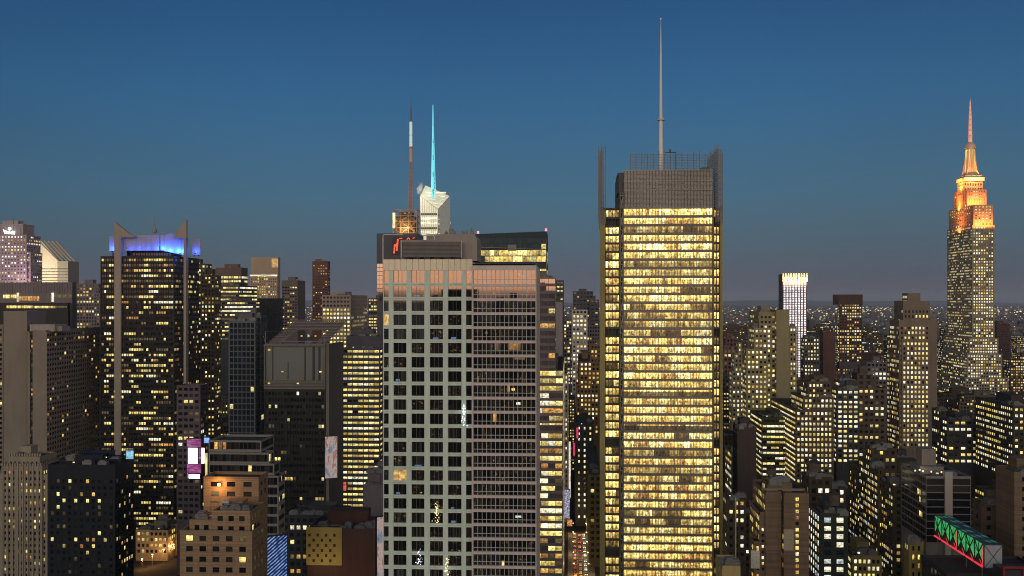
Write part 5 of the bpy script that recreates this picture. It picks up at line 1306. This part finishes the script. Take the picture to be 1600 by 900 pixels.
T('lit_row_block', 'low olive building with three rows of white lit windows at the bottom', 400, [(1331, 1378, 868, 0, 1310)], wallmat((.22,.18,.07), .85, .2), S(fh=2.7, bw=1.6, wf=.6, hf=.55, lit=.8, pal={'W':6,'Y':4}, rowvar=.2), yb=900, clutter=2, seed=58)
T('brick_block', 'dark brick block with lit rows behind the long terraced loft', 520, [(1362, 1402, 700, 0, 1352, {'st': dict(lit=.6)})], BR(.5), S(fh=3.6, bw=2.8, wf=.55, hf=.45, lit=.5, pal=YW), yb=755, clutter=3, seed=59)
T('stone_block', 'small grey stone block with a round rooftop tank right of the brown shafts', 450, [(1264, 1300, 745, 0, None), (1300, 1322, 760, 4, None)], BR(.55), S(fh=3.5, bw=3.2, lit=.12, pal=WW), yb=805, clutter=3, seed=60, tanks=2)
T('olive_block', 'narrow olive building lit from the street beside the striped slab', 360, [(1420, 1443, 846, 0, 1412)], wallmat((.24,.19,.06), .85, .2), S(fh=3, bw=2.2, wf=.4, lit=.2, pal=YO), yb=900, clutter=1, seed=61)
T('tan_block', 'blank tan wall building at the foot of the golden tower', 330, [(1128, 1157, 884, 0, None, {'blank': True})], wallmat((.44,.33,.13), .85, .1), S(lit=0), yb=900, clutter=1, seed=62)
T('round_corner_block', 'pale arcaded block with an orange glowing wall under the crowned dark tower', 1000, [(1354, 1386, 566, 0, None)], MAU(.9), S(fh=4.2, bw=4, lit=.3, pal=WW), yb=600, clutter=2, seed=63)
T('red_block', 'plain dark red brown slab right of the white striped tower', 1150, [(1286, 1306, 518, 0, 1280, {'blank': True})], RED(.9), S(lit=0), yb=600, clutter=1, seed=64)
T('red_block', 'squat red brown block near the golden tower edge', 1050, [(1134, 1152, 528, 0, None), (1130, 1150, 545, -8, None)], RED(1.3), S(fh=4, bw=4, lit=.1, pal=YO), yb=580, clutter=1, seed=65)
T('pale_tower', 'pale stepped tower with a narrow pointed top in front of the slab tower', 900, [(1153, 1159, 535, 6, None, {'L': 8}), (1147, 1166, 552, 3, None, {'L': 16}), (1143, 1170, 580, 0, None)], wallmat((.30,.24,.16), .85, .12), S(fh=3.9, bw=3.2, wf=.45, hf=.5, lit=.55, pal=WW), yb=650, clutter=0, seed=66)
T('red_block', 'dark red slab in front of the pale stepped tower', 520, [(1152, 1182, 668, 0, None, {'blank': True})], wallmat((.06,.042,.038), .85, .15), S(lit=0), yb=706, clutter=2, seed=67)
T('office_block', 'black office block with sparse white windows right of the white striped tower', 1120, [(1256, 1281, 528, 0, None)], BLK(2), S(fh=4, bw=3.4, wf=.5, hf=.5, lit=.55, pal=WW), yb=575, clutter=2, seed=68)

# ------------------------------------------------------------------ glowing screens and signs
def screenmat(name, stops, es, sx=1.5, sz=1.5):
    m, t, p = newmat(name)
    co = nd(t, 'ShaderNodeTexCoord'); mp = nd(t, 'ShaderNodeMapping'); mp.inputs['Scale'].default_value = (sx, sx, sz); t.links.new(co.outputs['Object'], mp.inputs[0])
    n = nd(t, 'ShaderNodeTexNoise'); n.inputs['Scale'].default_value = .25; n.inputs['Detail'].default_value = 5; n.inputs['Roughness'].default_value = .7; t.links.new(mp.outputs[0], n.inputs[0])
    r = ramp(t, stops); t.links.new(n.outputs[0], r.inputs[0]); t.links.new(r.outputs[0], p.inputs['Emission Color']); p.inputs['Emission Strength'].default_value = es
    p.inputs['Base Color'].default_value = (.02,.02,.02,1)
    return m
def screen(name, label, a, e, y0, y1, D, mat, rz=0, border=DARK, legs=True):
    ox = V((a+e)/2, D); z0, z1 = Z(y1, (a+e)/2, D), Z(y0, (a+e)/2, D); w = V(e, D)-V(a, D)
    r = thing(name, label, 'billboard', (ox, D, z0)); r.rotation_euler = (0, 0, rz)
    w /= max(.25, math.cos(rz))
    b = MB(); b.box(-w/2-.4, w/2+.4, .05, .9, -.5, z1-z0+.5); b.build('housing', border, r)
    b = MB(); b.quad([(-w/2,0,0),(w/2,0,0),(w/2,0,z1-z0),(-w/2,0,z1-z0)]); b.build('screen', mat, r)
    return r
def stripes():
    m, t, p = newmat('stripes_painted_glow')
    co = nd(t, 'ShaderNodeTexCoord'); mp = nd(t, 'ShaderNodeMapping'); mp.inputs['Rotation'].default_value = (0, math.radians(-52), 0); t.links.new(co.outputs['Object'], mp.inputs[0])
    w = nd(t, 'ShaderNodeTexWave', bands_direction='X'); w.inputs['Scale'].default_value = .30; w.inputs['Distortion'].default_value = .6; w.inputs['Detail'].default_value = 2; t.links.new(mp.outputs[0], w.inputs[0])
    n = nd(t, 'ShaderNodeTexNoise'); n.inputs['Scale'].default_value = .5; t.links.new(co.outputs['Object'], n.inputs[0])
    mu = nd(t, 'ShaderNodeMath', operation='MULTIPLY'); t.links.new(w.outputs[1], mu.inputs[0]); t.links.new(n.outputs[0], mu.inputs[1])
    r = ramp(t, [(.18,(.003,.008,.03)), (.32,(.02,.10,.42)), (.5,(.35,.55,1))]); t.links.new(mu.outputs[0], r.inputs[0])
    t.links.new(r.outputs[0], p.inputs['Emission Color']); p.inputs['Emission Strength'].default_value = .7; p.inputs['Base Color'].default_value = (.02,.02,.03,1)
    return m
WHT = screenmat('white_screen', [(.3,(1,.75,.95)), (.5,(1,.95,1)), (1,(1,1,1))], 4.0)
MAG = screenmat('magenta_screen', [(.35,(.05,.01,.05)), (.5,(.5,.07,.35)), (.6,(.75,.3,.6)), (.8,(1,.8,.95))], .55, .5, 3)
PNK = screenmat('pink_screen', [(.30,(.02,.06,.10)), (.42,(.35,.42,.5)), (.5,(.95,.7,.6)), (.56,(.45,.15,.14)), (.66,(.95,.9,.85))], .45, .9, .35)
BLS = screenmat('blue_screen_wall', [(.3,(.02,.08,.6)), (.6,(.25,.45,1))], 1.6)
screen('billboard', 'large white glowing screen on the magenta lit side wall', 294, 309, 700, 724, 560, WHT)
screen('billboard', 'magenta patterned screen above and below the white glowing one', 292, 314, 686, 748, 561.2, MAG)
screen('billboard', 'slim white ledge screen under the magenta one', 295, 312, 741, 747.5, 559, WHT)
screen('billboard', 'narrow white strip screen between magenta wall and stepped block', 314.5, 319.5, 700, 724, 558, WHT)
screen('billboard', 'yellowish thin vertical sign at the left end of the stepped block', 320.5, 324, 708, 744, 556, LIT['Y'])
screen('billboard', 'blue roof sign shining above the left end of the stepped block', 319, 327, 684, 692, 470, BLS)
screen('billboard', 'pale video screen on the flank of the black frame tower', 509, 526, 682, 747, 585, PNK, math.radians(25))
screen('billboard', 'small bright blue screen left of the ribbon tower', 528, 532.5, 709, 728, 640, BLS)
screen('billboard', 'small cyan lamp screen on the corner of the navy block roof', 197, 208.5, 704, 717, 480, screenmat('cyan_screen', [(.35,(.05,.2,.4)), (.6,(.4,.8,1))], 1.0))
screen('billboard', 'red round advert at the foot of the ribbon tower', 536, 541, 753, 767, 640, screenmat('red_screen', [(.4,(.6,.02,.02)), (.6,(1,.3,.2))], .8))
screen('billboard', 'large striped side wall at the stepped block foot, blue light put in as glow', 416, 446, 838, 905, 384, stripes(), math.radians(30))  # side wall built as a glowing panel, its blue light painted in
screen('billboard', 'pale pink poster wall turned sideways at the foot of the apartment tower', 590, 600, 808, 905, 400, PNK, math.radians(38))
screen('billboard', 'slim crimson banner sign hanging high in the street canyon', 900.5, 903.5, 668, 685, 800, screenmat('crimson', [(.4,(.7,.02,.12)), (.6,(1,.1,.2))], .7))
screen('billboard', 'slim crimson banner sign hanging lower in the street canyon', 895.5, 898.5, 692, 712, 780, screenmat('crimson_two', [(.4,(.7,.02,.12)), (.6,(1,.1,.2))], .7))
screen('billboard', 'long white vertical theatre sign in the street canyon', 888.6, 891.6, 690, 778, 760, screenmat('theatre_sign', [(.35,(.4,.25,.12)), (.5,(1,.85,.7)), (.7,(1,.95,1))], .9, 2, 2))
screen('billboard', 'cluttered lilac sign stack low in the street canyon', 882, 890, 765, 810, 742, screenmat('lilac_signs', [(.42,(.03,.03,.05)), (.52,(.4,.4,.6)), (.62,(.9,.9,1))], .8, 4, 4))
screen('billboard', 'small amber shop sign above the street in the canyon', 886, 894, 812, 822, 728, screenmat('amber_signs', [(.42,(.1,.03,.01)), (.55,(1,.4,.12)), (.7,(1,.8,.4))], .9, 3, 3))

def checker_wall():
    D = 440
    root, ox, bx = tower('theatre_block', 'red brown theatre block with a yellow wall checkered by dark squares', D, [(480, 597, 826, 0, None, {'blank': True, 'L': 26, 'clutter': 3}), (482, 600, 848, 1, None, {'blank': True, 'L': 20, 'clutter': 0})], wallmat((.09,.042,.034), .85, .2), S(lit=0), yb=900, clutter=2, seed=70)
    X = lambda px: V(px, D)-ox; Zp = lambda py: Z(py, 530, D)
    b = MB(); b.box(X(479), X(534.5), -.5, -.01, Zp(883), Zp(824)); b.build('yellow_panel', wallmat((.42,.30,.09), .7, .15, .1), root)
    for r in range(6):
        for c in range(4 if r % 2 == 0 else 3):
            px = 484+c*13+(6.5 if r % 2 else 0); py = 836+r*8
            m = MB(); m.box(X(px-1.9), X(px+1.9), -.56, -.49, Zp(py+2.3), Zp(py-2.3)); m.build('dark_square', RED(.5), root)
    area('flood', (X(505), -10, Zp(895)), (X(505), 0, Zp(855)), 500, (1,.78,.35), 12, 1, root)
    area('flood', (X(565), -10, Zp(905)), (X(565), 0, Zp(870)), 200, (1,.45,.3), 16, 1, root)
checker_wall()

def lattice_sign():
    A = (1460, 826, 372.0); Bq = (1537, 862, 330.0)
    p0 = Vector((V(1460, 360), 360, Z(838, 1460, 360))); p1 = Vector((V(1537, 318), 318, Z(872, 1537, 318)))
    root = thing('lattice_sign', 'rooftop truss box glowing green with red neon along its lower edge', 'sign', p0)
    d = p1-p0; n = 6; e = Vector((d.x, d.y, 0)).normalized(); back = Vector((-e.y, e.x, 0))
    if back.y < 0: back = -back
    zz1 = d.z
    H = 7.2; Wd = 5.6
    o = Vector((0,0,0)); q = d.copy(); q.z = 0
    gm = screenmat('green_panel', [(.35,(.02,.35,.08)), (.55,(.1,.8,.25)), (.7,(.25,1,.4))], .5, 3, 3); dk = DARK
    rn = plain('red_neon_tube', (.3,.02,.03), .4, 0, (1,.06,.08), .75, 'NONE'); tm = wallmat((.32,.32,.34), .5, .1)
    top = Vector((0,0,H))
    pt = lambda t, h, b=0: q*t + Vector((0,0,h)) + back*b
    g, k, r_, tt = MB(), MB(), MB(), MB()
    for i in range(n):
        t0, t1 = i/n+.012, (i+1)/n-.012; c = (t0+t1)/2
        g.quad([pt(t0,1.3),pt(c,3.9),pt(t0,H)]); g.quad([pt(t0,H),pt(c,3.9),pt(t1,H)]); g.quad([pt(t1,H),pt(c,3.9),pt(t1,1.6)])
        f = back*-.12
        k.bar(pt(t0,.9)+f, pt(t1,H)+f, .28); k.bar(pt(t1,.9)+f, pt(t0,H)+f, .28); k.bar(pt(t0,.6)+f, pt(t0,H)+f, .22)
        k.bar(pt(c,H*.55)+f, pt(c,H)+f, .16); k.bar(pt(t0,H*.7)+f, pt(c,H*.55)+f, .14)
        r_.bar(pt(t0,.35)+f*1.5, pt(t1,.35)+f*1.5, .5)
        r_.bar(pt(t1,.4)+f*1.6, pt(c+.02,2.2)+f*1.6, .16)
        if i in (2,5): r_.bar(pt(t1,.3)+f*1.5, pt(t1,H*.9)+f*1.5, .18)
        for j in range(3):
            if (i*3+j) % 4 != 3: tt.quad([pt(t0,H+.06,.6+j*1.7),pt(t0+.06,H+.06,.6+j*1.7),pt(t0+.11,H+.06,1.6+j*1.7),pt(t0+.05,H+.06,1.6+j*1.7)])
    g.build('green_panel', gm, root); k.build('front_truss', dk, root); r_.build('neon_tube', rn, root); tt.build('top_light', screenmat('dim_green', [(.3,(.01,.12,.09)), (.6,(.03,.4,.25))], .5, 2, 2), root)
    s = MB()
    s.quad([pt(1,0,.0),pt(1,0,Wd),pt(1,H,Wd),pt(1,H,0)]); s.quad([pt(0,0,.15),pt(1,0,.15),pt(1,H,.15),pt(0,H,.15)]); s.quad([pt(0,H,0),pt(1,H,0),pt(1,H,Wd),pt(0,H,Wd)]); s.quad([pt(0,0,Wd),pt(0,H,Wd),pt(1,H,Wd),pt(1,0,Wd)]); s.quad([pt(0,0,0),pt(0,H,0),pt(0,H,Wd),pt(0,0,Wd)])
    s.build('box', wallmat((.05,.06,.07), .5, .1), root)
    s = MB(); ex = e*.08
    s.quad([pt(1,.2,.25)+ex,pt(1,.2,Wd-.25)+ex,pt(1,H-.2,Wd-.25)+ex,pt(1,H-.2,.25)+ex]); s.build('end_panel', tm, root)
    s = MB(); ex = e*.2
    s.bar(pt(1,.2,.2)+ex, pt(1,H-.2,Wd-.2)+ex, .14); s.bar(pt(1,H-.2,.2)+ex, pt(1,.2,Wd-.2)+ex, .14); s.build('end_bracing', DARK, root)
    L_ = MB()
    for t in (.05,.35,.65,.95):
        for b in (.4, Wd-.4): L_.bar(pt(t,0,b), pt(t,-9,b), .3)
    L_.build('support_frame', STEEL, root)
    FOOT.append((p0.x-2, p1.x+6, 316, 368, 1456, 1566, 812, 880))
    # building beneath
lattice_sign()
T('theatre_roof_block', 'dark low theatre roof beneath the green lattice sign', 322, [(1478, 1640, 896, 0, 1440, {'blank': True}), ], wallmat((.035,.030,.034), .7, .2), S(lit=0), yb=930, clutter=0, seed=71)
def red_gantry():
    D = 306; ox = V(1590, D)
    r = thing('red_gantry', 'dark red steel gantry at the bottom right corner', 'frame', (ox, D, 0))
    X = lambda px: V(px, D)-ox; Zp = lambda py: Z(py, 1590, D)
    b = MB(); b.box(X(1568), X(1640), 0, .7, Zp(889), Zp(885)); 
    for px in (1569, 1600, 1630): b.box(X(px)-.3, X(px)+.3, .05, .65, Zp(930), Zp(889))
    b.build('frame', wallmat((.22,.02,.02), .6, .15), r)
    b = MB(); b.box(X(1569), X(1639), .8, 8, 0, Zp(892)); b.build('box', BLK(1.5), r)
red_gantry()
def pale_pole():
    D = 425; b = MB(); b.tube((0,0,0), (0,0,Z(778,1149,D)), .35, .3, 10); b.tube((0,0,0), (0,0,2), .6, .5, 10); o = b.build('chimney_pipe', wallmat((.48,.42,.28), .6, .1), None, (V(1149.5, D), D, 0))
    tag(o, 'tall pale vertical chimney pipe in front of the dim office block', 'pipe')
pale_pole()
# ------------------------------------------------------------------ the rest of the city: individual smaller buildings between the named ones
def fillers():
    rng = random.Random(77)
    env = [(330,900),(400,838),(450,803),(520,752),(600,700),(700,652),(800,622),(950,592),(1200,562),(1600,534),(2000,516),(2400,505)]
    def ytop(d):
        for (a, ya), (b, yb) in zip(env[:-1], env[1:]):
            if a <= d <= b: return ya+(yb-ya)*(d-a)/(b-a)
        return 505
    walls = [(BR(.5),'brown brick'),(BR(.65),'reddish brown'),(TAN(.4),'tan stone'),(GRY(.45),'grey concrete'),(BLK(1.5),'black glass'),(MAU(.5),'mauve grey'),(RED(.6),'dark red brick'),(wallmat((.06,.052,.032),.85,.2),'olive brown'),(wallmat((.045,.045,.05),.6,.2),'slate grey')]
    marks = [(0,'the emblem tower'),(95,'the hotel slab'),(235,'the bronze tower'),(345,'the stepped block'),(460,'the frame tower'),(565,'the ribbon tower'),(700,'the apartment tower'),(860,'the rosy glass block'),(905,'the street canyon'),(1035,'the golden tower'),(1155,'the golden tower right edge'),(1215,'the tan slab tower'),(1240,'the white strip tower'),(1275,'the bright stepped block'),(1325,'the dark paired window block'),(1385,'the loft row'),(1430,'the brown setback tower'),(1480,'the striped slab'),(1516,'the art deco skyscraper'),(1560,'the green lattice sign'),(1595,'the right edge')]
    made = []; tries = 0
    def columns(a, e):
        n = max(2, int((e-a)/3)); return [a+(e-a)*(i+.5)/n for i in range(n)]
    while len(made) < 150 and tries < 9000:
        tries += 1
        d = 330*math.exp(rng.uniform(0, 1.95))
        px = rng.uniform(-20, 1620)
        w = rng.uniform(18, 44) if d < 900 else rng.uniform(24, 60)
        x = V(px, d); L = rng.uniform(18, 36) if d < 900 else rng.uniform(22, 45)
        x0, x1 = x-w/2, x+w/2
        yt = ytop(d)+rng.uniform(0, 1)**1.5*60*(600/d)**.6 + rng.uniform(-6, 4)
        if rng.random() < .12 and d > 700: yt -= rng.uniform(4, 22)
        if px < 830: yt += 40
        a, e = PX(x0, d), PX(x1, d); side = None
        if x0 > 0: side = PX(x0, d+L)
        elif x1 < 0: side = PX(x1, d+L)
        lo, hi = min(a, side or a), max(e, side or e)
        if hi < -5 or lo > 1605: continue
        if x1 > -4 and x0 < 19 and d < 830 and d+L > 480: continue
        if Z(yt, px, d) < 9: continue
        bad = False
        for (fx0, fx1, fd0, fd1, pl, pr, fy, fb) in FOOT:
            if x0 < fx1+1.5 and x1 > fx0-1.5 and d < fd1+1.5 and d+L > fd0-2: bad = True; break
            if fd0 > d and lo < pr and hi > pl and yt-(9*1600/d if d < 900 else 2) < fb-6: bad = True; break
        if bad: continue
        vis = 0; cs = columns(lo, hi)
        for c in cs:
            m = 905
            for (fx0, fx1, fd0, fd1, pl, pr, fy, fb) in FOOT:
                if fd0 < d and pl <= c <= pr: m = min(m, fy)
            if yt < m-3: vis += 1
        if vis < 2: continue
        FOOT.append((x0, x1, d, d+L, lo, hi, yt, 900 if d < 500 else min(900, yt+70)))
        made.append((d, px, a, e, yt, side, L, rng.randrange(len(walls)), rng.random(), rng.random()))
    labels = {}
    info = []
    for k, (d, px, a, e, yt, side, L, wi, q1, q2) in enumerate(made):
        wname = walls[wi][1]
        if q1 < .18: lit, lt = .02, 'unlit'
        elif q1 < .5: lit, lt = .22, 'sparsely lit'
        elif q1 < .8: lit, lt = .5, 'half lit'
        else: lit, lt = .78, 'brightly lit'
        near = min(marks, key=lambda m: abs(m[0]-px))
        rel = 'left of' if px < near[0]-10 else 'right of' if px > near[0]+10 else 'by' 
        zone = 'low down' if d < 480 else 'mid distance' if d < 850 else 'farther back' if d < 1400 else 'far off'
        info.append([d, px, lit, f'{lt} {wname} block {zone} {rel} {near[1]}'])
    from collections import defaultdict
    g = defaultdict(list)
    for i, r in enumerate(info): g[r[3]].append(i)
    for lab, ids in g.items():
        if len(ids) > 1:
            ids.sort(key=lambda i: info[i][1])
            for n, i in enumerate(ids):
                info[i][3] = (['leftmost','second','third','fourth','fifth','sixth'][n] if n < 6 else 'last')+' '+lab
    for k, (d, px, a, e, yt, side, L, wi, q1, q2) in enumerate(made):
        lit = info[k][2]
        r2 = random.Random(k)
        st = S(fh=r2.uniform(3.0, 3.6), bw=r2.uniform(2.0, 3.0), wf=r2.uniform(.4, .7), hf=r2.uniform(.4, .52), lit=lit, run=r2.choice([1,1.3,2,4]), rowvar=.6, pal=r2.choice([YW, WW, YO, MX]), top=1.5)
        if d > 1300: st['fh'] *= 1.15; st['bw'] *= 1.25
        tiers = []
        if q2 < .45 and e-a > 14:
            f1, f2 = r2.uniform(.05, .3), r2.uniform(.05, .3)
            tiers.append((a+(e-a)*f1, e-(e-a)*f2, yt, 3.5, None, {'L': L*.55, 'yb': yt+20}))
            tiers.append((a, e, yt+r2.uniform(8, 18)*(600/d)**.5, 0, side, {'L': L}))
            tiers[0], tiers[1] = tiers[1], tiers[0]
        else: tiers.append((a, e, yt, 0, side, {'L': L}))
        tower('city_block', info[k][3], d, tiers, walls[wi][0], st, yb=900 if d < 520 else min(900, yt+110), group='smaller buildings filling the blocks', clutter=r2.choice([1,2,3]) if d < 900 else 1, seed=100+k, tanks=(1 if (r2.random() < .45 and d < 900) else 0), small=(d > 1000))
fillers()

# ------------------------------------------------------------------ traffic and lamps down in the street
def traffic():
    rng = random.Random(15)
    paints = [(plain('yellow_cab_paint', (.7,.42,.03), .35), 'yellow'), (plain('black_paint', (.02,.02,.02), .3), 'black'), (plain('white_paint', (.7,.7,.68), .35), 'white'), (plain('silver_paint', (.35,.35,.36), .3, .5), 'silver')]
    head = plain('headlight', (.9,.9,.9), .3, 0, (1,.93,.75), 9, 'NONE'); tail = plain('taillight', (.4,.02,.02), .3, 0, (1,.08,.04), 4, 'NONE'); gl = plain('car_glass', (.01,.01,.012), .1); rub = plain('rubber', (.015,.015,.015), .9)
    slots = []
    for lane, x in enumerate((3.7, 7.3, 10.8)):
        y = 660+rng.uniform(0, 6)
        while y < 785:
            slots.append((x, y, lane < 2)); y += rng.uniform(8, 15)
    cnt = {}
    order = ['nearest','second nearest','third','fourth','fifth','sixth','seventh','eighth','ninth','tenth','eleventh','twelfth']
    for x, y, away in slots:
        mat, nm = rng.choice(paints)
        lane = 'left' if x < 5 else 'middle' if x < 9 else 'right'
        key = (lane, nm); cnt[key] = cnt.get(key, 0)+1
        root = thing('car', f'{nm} car in the {lane} lane of the canyon street, {order[min(cnt[key]-1, 11)]} of its colour there', 'car', (x, y, .02), 'cars driving through the street canyon')
        if not away: root.rotation_euler = (0, 0, math.pi)
        prof = [(-2.3,.35),(2.3,.35),(2.3,.8),(1.5,.95),(.7,1.42),(-1.0,1.45),(-1.7,1.0),(-2.3,.92)]
        b = MB(); b.prism(prof, 'x', -.9, .9); b.build('body', mat, root)
        b = MB(); b.prism([(1.42,.99),(.75,1.38),(-.95,1.40),(-1.6,1.02)], 'x', -.915, .915); b.build('side_windows', gl, root)
        for sx in (-.6, .6):
            b = MB(); b.box(sx-.22, sx+.22, 2.3, 2.36, .6, .8); b.build('headlight', head, root)
            b = MB(); b.box(sx-.24, sx+.24, -2.36, -2.3, .68, .9); b.build('taillight', tail, root)
            for sy in (-1.4, 1.4):
                b = MB(); b.tube((sx*1.45-.1, sy, .33), (sx*1.45+.1, sy, .33), .33, .33, 10); b.build('wheel', rub, root)
traffic()
def lamps():
    bulb = plain('street_lamp_glow', (.8,.7,.5), .3, 0, (1,.72,.36), 9, 'NONE')
    k = 0
    names = ['nearest','second nearest','third nearest','fourth nearest','farthest']
    for side, sx in (('left', ROAD0-1.0), ('right', ROAD1+1.2)):
        for i, y in enumerate((664, 694, 724, 754, 784)):
            s = 1 if side == 'left' else -1
            r = thing('street_lamp', f'street lamp on the {side} pavement of the canyon street, {names[i]} of that row', 'street lamp', (sx, y, .15), 'street lamps along the canyon street')
            b = MB(); b.cone((0,0), 0, .8, .16, .12, 8); b.cone((0,0), .8, 8.6, .09, .06, 8); b.tube((0,0,8.5), (1.7*s,0,9.0), .05, .04, 6); b.build('pole', STEEL, r)
            b = MB(); b.box(1.5*s-.3, 1.5*s+.5, -.16, .16, 8.88, 9.05); b.build('lamp_head', bulb, r)
            if i % 2 == 0: point('lamp_light', (1.6*s, 0, 8.5), 3500, (1,.66,.3), .2, r)
lamps()
def side_street_lamps():
    bulb = plain('sodium_glow', (.8,.6,.4), .3, 0, (1,.55,.18), 9, 'NONE')
    for (px, py, d), nm in zip(((222,873,668),(238,866,676),(256,858,684),(271,850,696)), ('leftmost','second from left','third from left','rightmost')):
        x, z = V(px, d), Z(py, px, d)
        r = thing('street_lamp', f'{nm} orange street lamp before the low tan building at the bronze tower foot', 'street lamp', (x, d, 0), 'orange street lamps in the side street')
        b = MB(); b.cone((0,0), 0, z-.3, .14, .08, 8); b.build('pole', STEEL, r)
        b = MB(); b.box(-.45, .45, -.3, .3, z-.3, z); b.build('lamp_head', bulb, r)
        point('lamp_light', (0, -1.0, z-1.2), 4200, (1,.5,.16), .3, r)
side_street_lamps()
for o in scene.objects:
    if o.parent is None and o.get('kind') == 'stuff' and 'label' not in o:
        o['label'] = 'far city of low rooftops and countless small lights below the horizon'; o['category'] = 'city'
